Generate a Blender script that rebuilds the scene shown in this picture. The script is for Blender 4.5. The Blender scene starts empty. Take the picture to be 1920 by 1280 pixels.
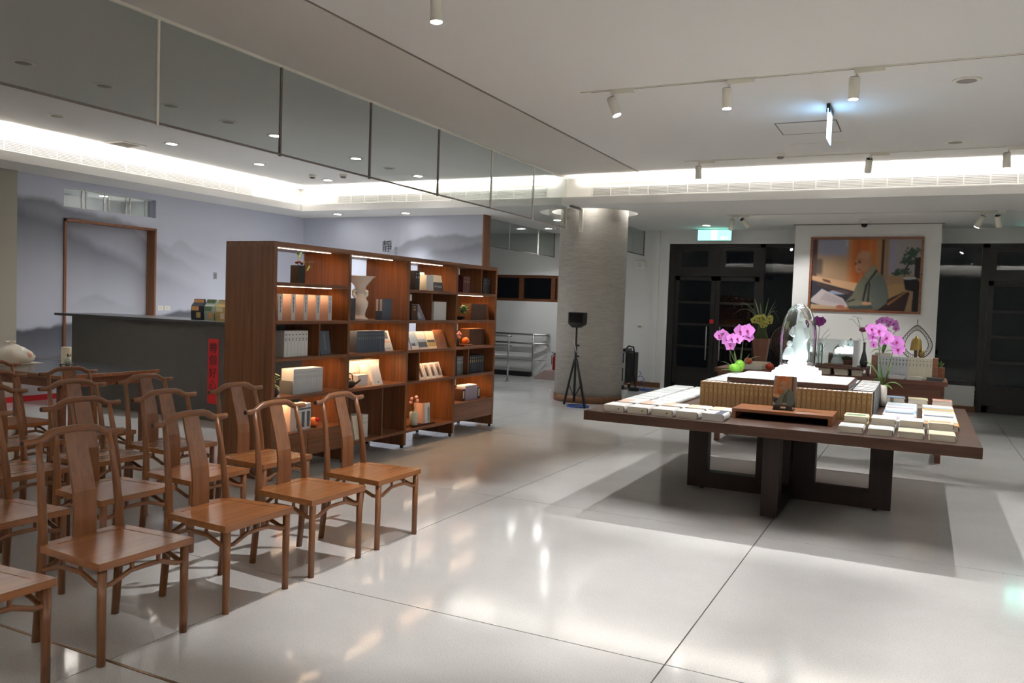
import bpy, math, random
import numpy as np
from mathutils import Matrix, Vector
random.seed(7)
S = bpy.context.scene
COL = S.collection
PI = math.pi

# ------------------------------------------------------------------ camera
EYE = 1.58
cam_d = bpy.data.cameras.new('camera')
cam_d.sensor_fit = 'HORIZONTAL'; cam_d.sensor_width = 36.0
cam_d.lens = 1542.33 / 1920 * 36.0
cam_d.clip_start = 0.05; cam_d.clip_end = 200
cam = bpy.data.objects.new('camera', cam_d); COL.objects.link(cam)
R_ = Vector((0.89404538, 0.44661039, 0.03495727)); U_ = Vector((-0.0514006, 0.02475117, 0.99837135)); F_ = Vector((-0.44501778, 0.89438612, -0.04508471))
cam.matrix_world = Matrix(((R_.x, U_.x, -F_.x, 0), (R_.y, U_.y, -F_.y, 0), (R_.z, U_.z, -F_.z, EYE), (0, 0, 0, 1)))
S.camera = cam

# ------------------------------------------------------------------ world (night outside) and exposure
W = bpy.data.worlds.new('night'); S.world = W; W.use_nodes = True
W.node_tree.nodes['Background'].inputs[0].default_value = (0.010, 0.012, 0.016, 1)
W.node_tree.nodes['Background'].inputs[1].default_value = 0.05
S.view_settings.view_transform = 'Standard'; S.view_settings.look = 'None'
S.view_settings.exposure = 1.05; S.view_settings.gamma = 1.0; S.view_settings.use_curve_mapping = False

COVE_W = 7.0          # watts per metre of cove LED
SPOT_W = 160.0        # track spot
DOWN_W = 62.0         # recessed downlight
COOL = (0.93, 0.97, 1.0); NEUT = (1.0, 0.985, 0.97); WARM = (1.0, 0.62, 0.32)

def area_light(name, x, y, z, sx, sy, watts, color, rot):
    d = bpy.data.lights.new(name, 'AREA'); d.shape = 'RECTANGLE'; d.size = sx; d.size_y = sy; d.energy = watts; d.color = color; d.spread = math.radians(80)
    o = bpy.data.objects.new(name, d); COL.objects.link(o); o.location = (x, y, z); o.rotation_euler = rot
    return o
# cove LED runs, lying in the trough behind the lip of the dropped soffit, shining up
ZS, ZC = 3.16, 3.60                      # soffit and ceiling heights
LX, LY = -10.35, 11.90                   # lip lines (left, far)
RX, FY = 4.0, -2.6                       # lip lines (right and behind the camera, out of view)
for (nm, x, y, sx, sy) in (('cove_light_far_a', (LX + -5.3) / 2, LY + .07, abs(LX + 5.3), .04), ('cove_light_far_b', (-4.95 + RX) / 2, LY + .07, RX + 4.95, .04),
                           ('cove_light_left', LX - .07, (FY + LY) / 2, .04, LY - FY), ('cove_light_right', RX + .07, (FY + LY) / 2, .04, LY - FY),
                           ('cove_light_near', (LX + RX) / 2, FY - .07, RX - LX, .04)):
    area_light(nm, x, y, 3.235, sx, sy, COVE_W * max(sx, sy), NEUT if 'right' in nm else (1, .97, .93), (PI, 0, 0))

# ------------------------------------------------------------------ helpers
def lin(c):
    return tuple((v / 12.92 if v <= .04045 else ((v + .055) / 1.055) ** 2.4) for v in (q / 255 for q in c))
class MB:
    def __init__(s): s.v = []; s.f = []; s.m = []; s.sm = []
    def add(s, vs, fs, mi=0, smooth=False):
        b = len(s.v); s.v += [tuple(p) for p in vs]
        for f in fs: s.f.append(tuple(b + i for i in f)); s.m.append(mi); s.sm.append(smooth)
        return s
    def box(s, x0, y0, z0, x1, y1, z1, mi=0):
        x0, x1 = sorted((x0, x1)); y0, y1 = sorted((y0, y1)); z0, z1 = sorted((z0, z1))
        return s.add([(x0, y0, z0), (x1, y0, z0), (x1, y1, z0), (x0, y1, z0), (x0, y0, z1), (x1, y0, z1), (x1, y1, z1), (x0, y1, z1)],
                     [(3, 2, 1, 0), (4, 5, 6, 7), (0, 1, 5, 4), (1, 2, 6, 5), (2, 3, 7, 6), (3, 0, 4, 7)], mi)
    def obox(s, c, size, rot=(0, 0, 0), mi=0):
        M = Matrix.Translation(c) @ (Matrix.Rotation(rot[2], 4, 'Z') @ Matrix.Rotation(rot[1], 4, 'Y') @ Matrix.Rotation(rot[0], 4, 'X'))
        t = MB().box(-size[0] / 2, -size[1] / 2, -size[2] / 2, size[0] / 2, size[1] / 2, size[2] / 2)
        return s.add([M @ Vector(p) for p in t.v], t.f, mi)
    def tube(s, pts, rad, n=8, caps=True, mi=0, smooth=True, flat=1.0):
        pts = [Vector(p) for p in pts]
        if not isinstance(rad, (list, tuple)): rad = [rad] * len(pts)
        up = None; vs = []
        for i, p in enumerate(pts):
            d = (pts[min(i + 1, len(pts) - 1)] - pts[max(i - 1, 0)]).normalized()
            if up is None:
                a = Vector((0, 0, 1)) if abs(d.z) < .9 else Vector((1, 0, 0))
                up = (a - d * a.dot(d)).normalized()
            else:
                up = (up - d * up.dot(d)).normalized()
            sd = d.cross(up)
            for k in range(n):
                t = 2 * PI * k / n
                vs.append(p + (sd * math.cos(t) + up * math.sin(t) * flat) * rad[i])
        fs = []
        for i in range(len(pts) - 1):
            for k in range(n):
                a = i * n + k; b = i * n + (k + 1) % n
                fs.append((a, b, b + n, a + n))
        s.add(vs, fs, mi, smooth)
        if caps:
            b = len(s.v) - len(vs)
            s.f.append(tuple(b + k for k in reversed(range(n)))); s.m.append(mi); s.sm.append(False)
            e = b + (len(pts) - 1) * n
            s.f.append(tuple(e + k for k in range(n))); s.m.append(mi); s.sm.append(False)
        return s
    def cyl(s, p0, p1, r0, r1=None, n=16, mi=0, caps=True, smooth=True):
        return s.tube([p0, p1], [r0, r0 if r1 is None else r1], n, caps, mi, smooth)
    def lathe(s, prof, n=20, c=(0, 0, 0), mi=0, smooth=True, sx=1, sy=1):
        vs = []; fs = []
        for (r, z) in prof:
            for k in range(n):
                t = 2 * PI * k / n; vs.append((c[0] + r * math.cos(t) * sx, c[1] + r * math.sin(t) * sy, c[2] + z))
        m = len(prof)
        for i in range(m - 1):
            for k in range(n):
                a = i * n + k; b = i * n + (k + 1) % n
                fs.append((a, b, b + n, a + n))
        if prof[0][0] > 1e-6: fs.append(tuple(reversed(range(n))))
        if prof[-1][0] > 1e-6: fs.append(tuple((m - 1) * n + k for k in range(n)))
        return s.add(vs, fs, mi, smooth)
    def ball(s, c, r, nu=12, nv=8, mi=0):
        rx, ry, rz = (r, r, r) if not isinstance(r, (tuple, list)) else r
        prof = [(max(1e-5, math.sin(PI * i / nv)), -math.cos(PI * i / nv)) for i in range(nv + 1)]
        vs = []; fs = []
        for (q, z) in prof:
            for k in range(nu):
                t = 2 * PI * k / nu; vs.append((c[0] + q * math.cos(t) * rx, c[1] + q * math.sin(t) * ry, c[2] + z * rz))
        for i in range(nv):
            for k in range(nu):
                a = i * nu + k; b = i * nu + (k + 1) % nu
                fs.append((a, b, b + nu, a + nu))
        return s.add(vs, fs, mi, True)
    def prism(s, poly, axis, lo, hi, mi=0):
        n = len(poly)
        def P(a, b, h): return (h, a, b) if axis == 'x' else ((a, h, b) if axis == 'y' else (a, b, h))
        vs = [P(a, b, lo) for a, b in poly] + [P(a, b, hi) for a, b in poly]
        ar = sum(poly[i][0] * poly[(i + 1) % n][1] - poly[(i + 1) % n][0] * poly[i][1] for i in range(n))
        fs = [tuple(reversed(range(n))), tuple(range(n, 2 * n))] + [(i, (i + 1) % n, (i + 1) % n + n, i + n) for i in range(n)]
        flip = (ar < 0) ^ (axis == 'y')
        if flip: fs = [tuple(reversed(f)) for f in fs]
        return s.add(vs, fs, mi)
    def leaf(s, base, tip, width, droop=0.0, n=6, mi=0, fold=.25, side=None):
        b = Vector(base); t = Vector(tip); d = t - b
        sd = Vector(side) if side else d.cross(Vector((0, 0, 1)))
        if sd.length < 1e-4: sd = Vector((1, 0, 0))
        sd.normalize(); vs = []; fs = []
        for i in range(n + 1):
            q = i / n; w = width * (math.sin(PI * min(1, q * .94 + .06)) ** .7) * .5
            c = b + d * q + Vector((0, 0, droop * (4 * q * (1 - q))))
            nrm = d.cross(sd).normalized()
            vs += [c - sd * w + nrm * w * fold, c, c + sd * w + nrm * w * fold]
        for i in range(n):
            a = i * 3; fs += [(a, a + 1, a + 4, a + 3), (a + 1, a + 2, a + 5, a + 4)]
        return s.add(vs, fs, mi, True)
    def mesh(s, name, mats):
        me = bpy.data.meshes.new(name); me.from_pydata(s.v, [], s.f); me.update()
        for m in (mats if isinstance(mats, (list, tuple)) else [mats]): me.materials.append(m)
        me.polygons.foreach_set('material_index', s.m); me.polygons.foreach_set('use_smooth', s.sm)
        return me
    def build(s, name, mats, parent=None, bevel=0, origin=None):
        if parent is not None:
            off = Vector((0, 0, 0)); p = parent
            while p is not None: off += Vector(p.location); p = p.parent
        elif origin is not None: off = Vector(origin)
        else:
            xs = [p[0] for p in s.v]; ys = [p[1] for p in s.v]; zs = [p[2] for p in s.v]
            off = Vector(((min(xs) + max(xs)) / 2, (min(ys) + max(ys)) / 2, min(zs)))
        s.v = [(p[0] - off.x, p[1] - off.y, p[2] - off.z) for p in s.v]
        o = bpy.data.objects.new(name, s.mesh(name, mats)); COL.objects.link(o)
        if parent is not None: o.parent = parent
        else: o.location = off
        if bevel:
            bm = o.modifiers.new('bevel', 'BEVEL'); bm.width = bevel; bm.segments = 2; bm.limit_method = 'ANGLE'
        return o
def tag(o, label, cat, group=None):
    o['label'] = label; o['category'] = cat
    if group: o['group'] = group
    return o
def thing(name, label, cat, loc, group=None):
    o = bpy.data.objects.new(name, None); COL.objects.link(o); o.location = loc; o.empty_display_size = .05
    return tag(o, label, cat, group)
def struct(o): o['kind'] = 'structure'; return o
def dup(root, loc=None, rot=None, label=None, parent=None, group=None):
    r = root.copy(); COL.objects.link(r); r.parent = parent
    if loc is not None: r.location = loc
    if rot is not None: r.rotation_euler = rot
    if label: r['label'] = label
    if group: r['group'] = group
    for ch in [c for c in root.children]: dup(ch, parent=r)
    return r
_T = ['first', 'second', 'third', 'fourth', 'fifth', 'sixth', 'seventh', 'eighth', 'ninth', 'tenth', 'eleventh', 'twelfth', 'thirteenth', 'fourteenth', 'fifteenth', 'sixteenth', 'seventeenth', 'eighteenth', 'nineteenth']
ORD = _T + ['twentieth'] + ['twenty-' + w for w in _T[:9]] + ['thirtieth'] + ['thirty-' + w for w in _T[:9]]
NUM = ['one', 'two', 'three', 'four', 'five', 'six', 'seven', 'eight']

# ------------------------------------------------------------------ materials
def nodes(name):
    m = bpy.data.materials.new(name); m.use_nodes = True
    return m, m.node_tree, m.node_tree.nodes['Principled BSDF']
def mat(name, rgb, rough=.5, metal=0, spec=.5, emit=None, es=0, coat=0, noise=0, nscale=30, sub=0, trans=0, ior=1.45):
    m, t, b = nodes(name); c = lin(rgb) + (1,)
    b.inputs['Base Color'].default_value = c; b.inputs['Roughness'].default_value = rough; b.inputs['Metallic'].default_value = metal
    b.inputs['Specular IOR Level'].default_value = spec; b.inputs['Coat Weight'].default_value = coat
    b.inputs['Transmission Weight'].default_value = trans; b.inputs['IOR'].default_value = ior
    if emit: b.inputs['Emission Color'].default_value = tuple(emit) + (1,); b.inputs['Emission Strength'].default_value = es
    if noise:
        tc = t.nodes.new('ShaderNodeTexCoord'); n = t.nodes.new('ShaderNodeTexNoise'); n.inputs['Scale'].default_value = nscale; n.inputs['Detail'].default_value = 4
        r = t.nodes.new('ShaderNodeValToRGB'); r.color_ramp.elements[0].position = .3; r.color_ramp.elements[1].position = .7
        r.color_ramp.elements[0].color = tuple(v * (1 - noise) for v in c[:3]) + (1,); r.color_ramp.elements[1].color = tuple(min(1, v * (1 + noise)) for v in c[:3]) + (1,)
        t.links.new(tc.outputs['Object'], n.inputs['Vector']); t.links.new(n.outputs['Fac'], r.inputs['Fac']); t.links.new(r.outputs['Color'], b.inputs['Base Color'])
    return m
def wood(name, c1, c2, grain, rough=.38, fine=28.0, spec=.5, coat=0.0):
    # grain: axis along which the fibres run; noise is squeezed across it
    m, t, b = nodes(name); tc = t.nodes.new('ShaderNodeTexCoord'); mp = t.nodes.new('ShaderNodeMapping')
    sc = [fine, fine, fine]; sc['xyz'.index(grain)] = 1.1; mp.inputs['Scale'].default_value = sc
    n = t.nodes.new('ShaderNodeTexNoise'); n.inputs['Scale'].default_value = 1.0; n.inputs['Detail'].default_value = 5; n.inputs['Roughness'].default_value = .6; n.inputs['Distortion'].default_value = .5
    r = t.nodes.new('ShaderNodeValToRGB'); r.color_ramp.elements[0].position = .32; r.color_ramp.elements[1].position = .68
    r.color_ramp.elements[0].color = lin(c1) + (1,); r.color_ramp.elements[1].color = lin(c2) + (1,)
    bp = t.nodes.new('ShaderNodeBump'); bp.inputs['Strength'].default_value = .06; bp.inputs['Distance'].default_value = .002
    L = t.links.new
    L(tc.outputs['Object'], mp.inputs['Vector']); L(mp.outputs['Vector'], n.inputs['Vector']); L(n.outputs['Fac'], r.inputs['Fac']); L(r.outputs['Color'], b.inputs['Base Color'])
    L(n.outputs['Fac'], bp.inputs['Height']); L(bp.outputs['Normal'], b.inputs['Normal'])
    b.inputs['Roughness'].default_value = rough; b.inputs['Specular IOR Level'].default_value = spec; b.inputs['Coat Weight'].default_value = coat; b.inputs['Coat Roughness'].default_value = .15
    return m
def emission(name, rgb, strength):
    m = bpy.data.materials.new(name); m.use_nodes = True; t = m.node_tree; t.nodes.remove(t.nodes['Principled BSDF'])
    e = t.nodes.new('ShaderNodeEmission'); e.inputs[0].default_value = tuple(rgb) + (1,); e.inputs[1].default_value = strength
    t.links.new(e.outputs[0], t.nodes['Material Output'].inputs[0]); return m
def clear_glass(name, tint, refl=1.0, ior=1.5, rough=0.0):
    m = bpy.data.materials.new(name); m.use_nodes = True; t = m.node_tree; t.nodes.remove(t.nodes['Principled BSDF'])
    tr = t.nodes.new('ShaderNodeBsdfTransparent'); tr.inputs[0].default_value = tuple(tint) + (1,)
    g = t.nodes.new('ShaderNodeBsdfGlossy'); g.inputs['Roughness'].default_value = rough; g.inputs[0].default_value = (refl, refl, refl, 1)
    f = t.nodes.new('ShaderNodeFresnel'); mx = t.nodes.new('ShaderNodeMixShader')
    ge = t.nodes.new('ShaderNodeNewGeometry'); mr = t.nodes.new('ShaderNodeMapRange'); mr.inputs['To Min'].default_value = ior; mr.inputs['To Max'].default_value = 1 / ior   # same reflectance on both faces of the sheet
    t.links.new(ge.outputs['Backfacing'], mr.inputs['Value']); t.links.new(mr.outputs['Result'], f.inputs[0])
    t.links.new(f.outputs[0], mx.inputs[0]); t.links.new(tr.outputs[0], mx.inputs[1]); t.links.new(g.outputs[0], mx.inputs[2]); t.links.new(mx.outputs[0], t.nodes['Material Output'].inputs[0])
    return m
def attr_mat(name, rough=.6, spec=.3):
    m, t, b = nodes(name); a = t.nodes.new('ShaderNodeAttribute'); a.attribute_name = 'paint'; t.links.new(a.outputs['Color'], b.inputs['Base Color'])
    b.inputs['Roughness'].default_value = rough; b.inputs['Specular IOR Level'].default_value = spec; return m
def terrazzo():
    m, t, b = nodes('terrazzo'); L = t.links.new
    g = t.nodes.new('ShaderNodeNewGeometry')
    n1 = t.nodes.new('ShaderNodeTexNoise'); n1.inputs['Scale'].default_value = .55; n1.inputs['Detail'].default_value = 6; n1.inputs['Roughness'].default_value = .65
    n2 = t.nodes.new('ShaderNodeTexNoise'); n2.inputs['Scale'].default_value = 160; n2.inputs['Detail'].default_value = 2
    r1 = t.nodes.new('ShaderNodeValToRGB'); r1.color_ramp.elements[0].color = lin((192, 191, 189)) + (1,); r1.color_ramp.elements[1].color = lin((210, 209, 207)) + (1,); r1.color_ramp.elements[0].position = .3; r1.color_ramp.elements[1].position = .7
    r2 = t.nodes.new('ShaderNodeValToRGB'); r2.color_ramp.elements[0].color = (.8, .79, .77, 1); r2.color_ramp.elements[1].color = (1, 1, 1, 1); r2.color_ramp.elements[0].position = .33; r2.color_ramp.elements[1].position = .5
    mx = t.nodes.new('ShaderNodeMix'); mx.data_type = 'RGBA'; mx.blend_type = 'MULTIPLY'; mx.inputs[0].default_value = 1
    L(g.outputs['Position'], n1.inputs['Vector']); L(g.outputs['Position'], n2.inputs['Vector']); L(n1.outputs['Fac'], r1.inputs['Fac']); L(n2.outputs['Fac'], r2.inputs['Fac'])
    L(r1.outputs['Color'], mx.inputs[6]); L(r2.outputs['Color'], mx.inputs[7]); L(mx.outputs[2], b.inputs['Base Color'])
    rr = t.nodes.new('ShaderNodeMapRange'); rr.inputs['To Min'].default_value = .055; rr.inputs['To Max'].default_value = .13; L(n1.outputs['Fac'], rr.inputs['Value']); L(rr.outputs['Result'], b.inputs['Roughness'])
    b.inputs['Specular IOR Level'].default_value = .6
    return m
def perforated(name, rgb, scale, axis):
    m, t, b = nodes(name); L = t.links.new; g = t.nodes.new('ShaderNodeNewGeometry'); w = t.nodes.new('ShaderNodeTexWave'); w.bands_direction = axis; w.inputs['Scale'].default_value = scale
    r = t.nodes.new('ShaderNodeValToRGB'); r.color_ramp.elements[0].color = tuple(v * .86 for v in lin(rgb)) + (1,); r.color_ramp.elements[1].color = lin(rgb) + (1,)
    L(g.outputs['Position'], w.inputs['Vector']); L(w.outputs['Fac'], r.inputs['Fac']); L(r.outputs['Color'], b.inputs['Base Color']); b.inputs['Roughness'].default_value = .8
    return m
def streaky(name, c1, c2):
    m, t, b = nodes(name); L = t.links.new; g = t.nodes.new('ShaderNodeNewGeometry'); mp = t.nodes.new('ShaderNodeMapping'); mp.inputs['Scale'].default_value = (5, 5, 55)
    n = t.nodes.new('ShaderNodeTexNoise'); n.inputs['Scale'].default_value = 1; n.inputs['Detail'].default_value = 5; n.inputs['Distortion'].default_value = 1.2
    r = t.nodes.new('ShaderNodeValToRGB'); r.color_ramp.elements[0].color = lin(c1) + (1,); r.color_ramp.elements[1].color = lin(c2) + (1,); r.color_ramp.elements[0].position = .3; r.color_ramp.elements[1].position = .7
    bp = t.nodes.new('ShaderNodeBump'); bp.inputs['Strength'].default_value = .22; bp.inputs['Distance'].default_value = .004
    L(g.outputs['Position'], mp.inputs['Vector']); L(mp.outputs['Vector'], n.inputs['Vector']); L(n.outputs['Fac'], r.inputs['Fac']); L(r.outputs['Color'], b.inputs['Base Color'])
    L(n.outputs['Fac'], bp.inputs['Height']); L(bp.outputs['Normal'], b.inputs['Normal']); b.inputs['Roughness'].default_value = .75
    return m

M = {}
M['terrazzo'] = terrazzo(); M['grout'] = mat('grout', (96, 84, 70), .6); M['brass'] = mat('brass', (150, 118, 78), .3, 1)
M['ceil'] = mat('ceiling_paint', (224, 222, 218), .85, noise=.015, nscale=90); M['perf'] = perforated('perforated_board', (212, 207, 200), 14.0, 'X')
M['white'] = mat('white_wall_paint', (222, 222, 219), .7); M['grey_wall'] = mat('beige_grey_paint', (176, 170, 156), .7)
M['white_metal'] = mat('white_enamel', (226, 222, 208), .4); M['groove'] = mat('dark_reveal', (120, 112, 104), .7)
M['grille'] = mat('grille_white', (206, 205, 202), .5); M['grille_gap'] = mat('grille_shadow_gap', (120, 118, 116), .8)
M['column'] = streaky('woven_wallpaper', (148, 143, 135), (170, 165, 157))
M['skirt'] = wood('skirting_wood', (104, 66, 40), (126, 84, 54), 'x', .5)
M['frame_wood_z'] = wood('casing_wood', (120, 74, 44), (146, 96, 60), 'z', .45)
M['win_wood'] = wood('window_wood', (92, 54, 30), (116, 70, 40), 'x', .45)
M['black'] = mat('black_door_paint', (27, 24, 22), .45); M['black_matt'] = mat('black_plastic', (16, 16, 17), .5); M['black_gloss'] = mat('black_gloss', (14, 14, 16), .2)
M['pane'] = clear_glass('window_pane', (.9, .93, .93), .55, 1.5)
M['screen_glass'] = clear_glass('smoke_screen_glass', (.82, .845, .835), .8, 1.35)
M['clear'] = clear_glass('clear_acrylic', (.94, .965, .965), .9, 1.42)
M['crystal'] = mat('cast_crystal', (236, 250, 250), .03, trans=.92, ior=1.46)
M['steel'] = mat('brushed_steel', (176, 176, 174), .28, 1); M['chrome'] = mat('chrome', (200, 200, 200), .12, 1)
M['chair'] = wood('chair_rosewood', (110, 67, 38), (140, 90, 53), 'z', .32, 26); M['chair_h'] = wood('chair_rosewood_rail', (110, 67, 38), (140, 90, 53), 'y', .32, 26)
M['seat'] = wood('chair_seat_wood', (138, 84, 45), (158, 102, 58), 'y', .26, 22)
M['case_z'] = wood('bookcase_wood_upright', (88, 51, 26), (128, 78, 43), 'z', .42, 42); M['case_y'] = wood('bookcase_wood_shelf', (92, 55, 32), (128, 80, 48), 'y', .36, 36)
M['table'] = wood('dark_table_wood', (56, 35, 25), (76, 49, 35), 'x', .40, 24, .3); M['table_leg'] = wood('dark_leg_wood', (34, 22, 18), (47, 32, 26), 'z', .45, 26, .3)
M['bench'] = wood('red_brown_wood', (112, 67, 41), (142, 91, 58), 'x', .32, 22); M['console'] = wood('console_wood', (84, 46, 30), (108, 62, 42), 'x', .4, 24)
M['led'] = emission('shelf_led', (1, .60, .30), 125.0); M['led_face'] = emission('shelf_led_diffuser', (1, .80, .60), 7.0); M['lens'] = emission('lamp_lens', (1, .98, .95), 26.0); M['lens_off'] = mat('lamp_lens_off', (150, 143, 136), .5)
M['paper'] = mat('page_block', (216, 208, 192), .8); M['paper_w'] = mat('page_block_white', (214, 212, 209), .8); M['ink'] = mat('ink', (34, 32, 34), .7)
def bk(n, rgb, rough=.55): M[n] = mat(n + '_cover', rgb, rough); return M[n]
for n, c in dict(c_white=(212, 212, 210), c_ivory=(218, 212, 192), c_pink=(214, 190, 176), c_rose=(168, 146, 140), c_grey=(112, 116, 118), c_slate=(74, 84, 98), c_blue=(54, 72, 116), c_navy=(24, 30, 46),
                 c_tan=(156, 124, 82), c_dark=(38, 38, 42), c_maroon=(82, 30, 28), c_brown=(72, 44, 28), c_sage=(150, 160, 148), c_pale=(196, 200, 204), c_lilac=(158, 150, 168), c_yellow=(212, 205, 170),
                 c_gold=(186, 160, 96), c_orange=(206, 150, 96), c_sky=(150, 172, 196), c_charcoal=(64, 66, 70), c_steelgrey=(138, 142, 146), c_green=(96, 128, 92), c_cyan=(194, 199, 198), c_coral=(222, 176, 156)).items(): bk(n, c)
M['leaf'] = mat('orchid_leaf', (96, 138, 62), .4, noise=.2, nscale=14); M['leaf_dark'] = mat('dark_leaf', (34, 58, 34), .45); M['stem'] = mat('plant_stem', (74, 84, 50), .5); M['leaf_blade'] = mat('blade_leaf', (88, 112, 66), .45)
M['petal'] = mat('orchid_petal', (204, 126, 204), .5, noise=.1, nscale=40); M['lip'] = mat('orchid_lip', (150, 30, 110), .5); M['petal_p'] = mat('purple_petal', (134, 50, 132), .5); M['petal_y'] = mat('yellow_green_petal', (160, 158, 70), .5, noise=.15, nscale=40)
M['petal_pink'] = mat('pink_petal', (232, 160, 150), .5); M['rose'] = mat('dusky_rose', (118, 58, 84), .6); M['fruit_green'] = mat('lime_green_fruit', (104, 162, 42), .35); M['orange'] = mat('orange_skin', (226, 112, 36), .45, noise=.12, nscale=20); M['persimmon'] = mat('persimmon_red', (190, 70, 40), .4)
M['terracotta'] = wood('tall_pot_wood', (92, 56, 40), (122, 76, 56), 'z', .5, 20); M['ceramic'] = mat('white_ceramic', (226, 218, 208), .25); M['celadon'] = mat('celadon_glaze', (170, 180, 170), .25); M['iron'] = mat('cast_iron', (36, 33, 31), .5); M['moss'] = mat('moss', (52, 62, 32), .9, noise=.3, nscale=60)
M['bronze'] = mat('bell_bronze', (150, 128, 72), .4, .85); M['wire'] = mat('dark_wire', (70, 54, 44), .5, .6)
M['red_paper'] = mat('red_paper', (186, 30, 36), .7); M['red'] = mat('red_enamel', (150, 22, 28), .4); M['blue_cable'] = mat('blue_cable', (34, 74, 160), .5)
M['plastic_bag'] = mat('thin_white_plastic', (226, 218, 204), .35, trans=.15); M['counter'] = mat('grey_counter_laminate', (78, 76, 74), .5, noise=.05, nscale=8); M['counter_top'] = mat('dark_counter_top', (66, 66, 68), .3)
M['glow_white'] = emission('lit_statue_base', (1, 1, 1), 9.0); M['exit_green'] = emission('exit_green', (.16, .92, .74), 2.0); M['exit_white'] = emission('exit_white', (.85, 1, .95), 2.6); M['blue_glow'] = emission('edge_lit_panel', (.30, .62, 1.0), 3.4)
M['paint'] = attr_mat('printed_surface', .55); M['mural'] = attr_mat('mural_print', .6, .25)

# ================================================================== STRUCTURE
# ---- floor: slab + terrazzo tiles with open joints
fl = struct(MB().box(-13.2, -4.2, -.12, 5.2, 17.2, -.006).build('floor', M['grout']))
XL = [-13.2, -11.36, -9.28, -7.2, -5.12, -3.04, -.95, 1.12, 3.2, 5.2]; YL = [-4.2, -2.46, -.06, 2.34, 3.55, 5.97, 8.95, 11.92, 14.4, 17.2]
for i in range(len(XL) - 1):
    for j in range(len(YL) - 1):
        g = .0035
        MB().box(XL[i] + g, YL[j] + g + (.006 if abs(YL[j] - 2.34) < .01 else 0), -.02, XL[i + 1] - g, YL[j + 1] - g - (.006 if abs(YL[j + 1] - 2.34) < .01 else 0), 0).build('tile', M['terrazzo'], fl)
struct(MB().box(-13.1, 2.334, -.02, 5.1, 2.346, .0006).build('trim_1', M['brass']))

# ---- ceiling: raised field, dropped soffit round it, lip, trough, recess faces with air grilles
TX, TY, TR, TF = LX - .25, LY + .25, RX + .25, FY - .25      # recess faces
ce = struct(MB().box(TX - .1, TF - .1, ZC, TR + .1, TY + .1, ZC + .12).build('ceiling', M['ceil']))
MB().box(-5.10, TF, ZC - .006, -3.88, TY - .02, ZC + .01).build('acoustic_board', M['perf'], ce)
MB().box(-3.875, TF, ZC - .003, -3.855, TY - .02, ZC + .02).build('reveal_line', M['groove'], ce)
def soffit(name, b, hole=None):
    b.build(name, M['ceil'], ce)
CXC, CYC, CR, HR = -5.03, 13.06, .567, .72                    # column and the lit ring recess above it
sb = MB()
sq = .85
sb.box(-13.2, LY + .025, ZS, CXC - sq, 17.2, ZS + .03); sb.box(CXC + sq, LY + .025, ZS, 5.2, 17.2, ZS + .03); sb.box(CXC - sq, LY + .025, ZS, CXC + sq, CYC - sq, ZS + .03); sb.box(CXC - sq, CYC + sq, ZS, CXC + sq, 17.2, ZS + .03)
n = 64; vs = []; fs = []
for k in range(n):
    t = 2 * PI * k / n; c, s_ = math.cos(t), math.sin(t); q = sq / max(abs(c), abs(s_))
    vs += [(CXC + c * HR, CYC + s_ * HR, ZS), (CXC + c * q, CYC + s_ * q, ZS), (CXC + c * HR, CYC + s_ * HR, ZS + .22), (CXC + c * q, CYC + s_ * q, ZS + .03)]
for k in range(n):
    a, b_ = 4 * k, 4 * ((k + 1) % n); fs += [(a, a + 1, b_ + 1, b_), (a, b_, b_ + 2, a + 2), (a + 2, b_ + 2, b_ + 3, a + 3)]
sb.add(vs, fs); sb.box(CXC - sq, CYC - sq, ZS + .22, CXC + sq, CYC + sq, ZS + .24)
soffit('far_soffit', sb)
soffit('left_soffit', MB().box(-13.2, -4.2, ZS, LX - .025, LY + .025, ZS + .03)); soffit('right_soffit', MB().box(RX + .025, -4.2, ZS, 5.2, LY + .025, ZS + .03)); soffit('near_soffit', MB().box(LX - .025, -4.2, ZS, RX + .025, FY - .025, ZS + .03))
MB().box(LX, LY, ZS, RX, LY + .025, 3.275).build('cove_lip', M['ceil'], ce); MB().box(LX - .025, FY - .025, ZS, LX, LY + .025, 3.275).build('cove_lip', M['ceil'], ce)
MB().box(RX, FY - .025, ZS, RX + .025, LY + .025, 3.275).build('cove_lip', M['ceil'], ce); MB().box(LX, FY - .025, ZS, RX, FY, 3.275).build('cove_lip', M['ceil'], ce)
MB().box(TX - .1, TY, ZS + .03, TR + .1, TY + .1, ZC).build('recess_face', M['ceil'], ce); MB().box(TX - .1, TF, ZS + .03, TX, TY, ZC).build('recess_face', M['ceil'], ce)
MB().box(TR, TF, ZS + .03, TR + .1, TY, ZC).build('recess_face', M['ceil'], ce); MB().box(TX, TF - .1, ZS + .03, TR, TF, ZC).build('recess_face', M['ceil'], ce)

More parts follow.
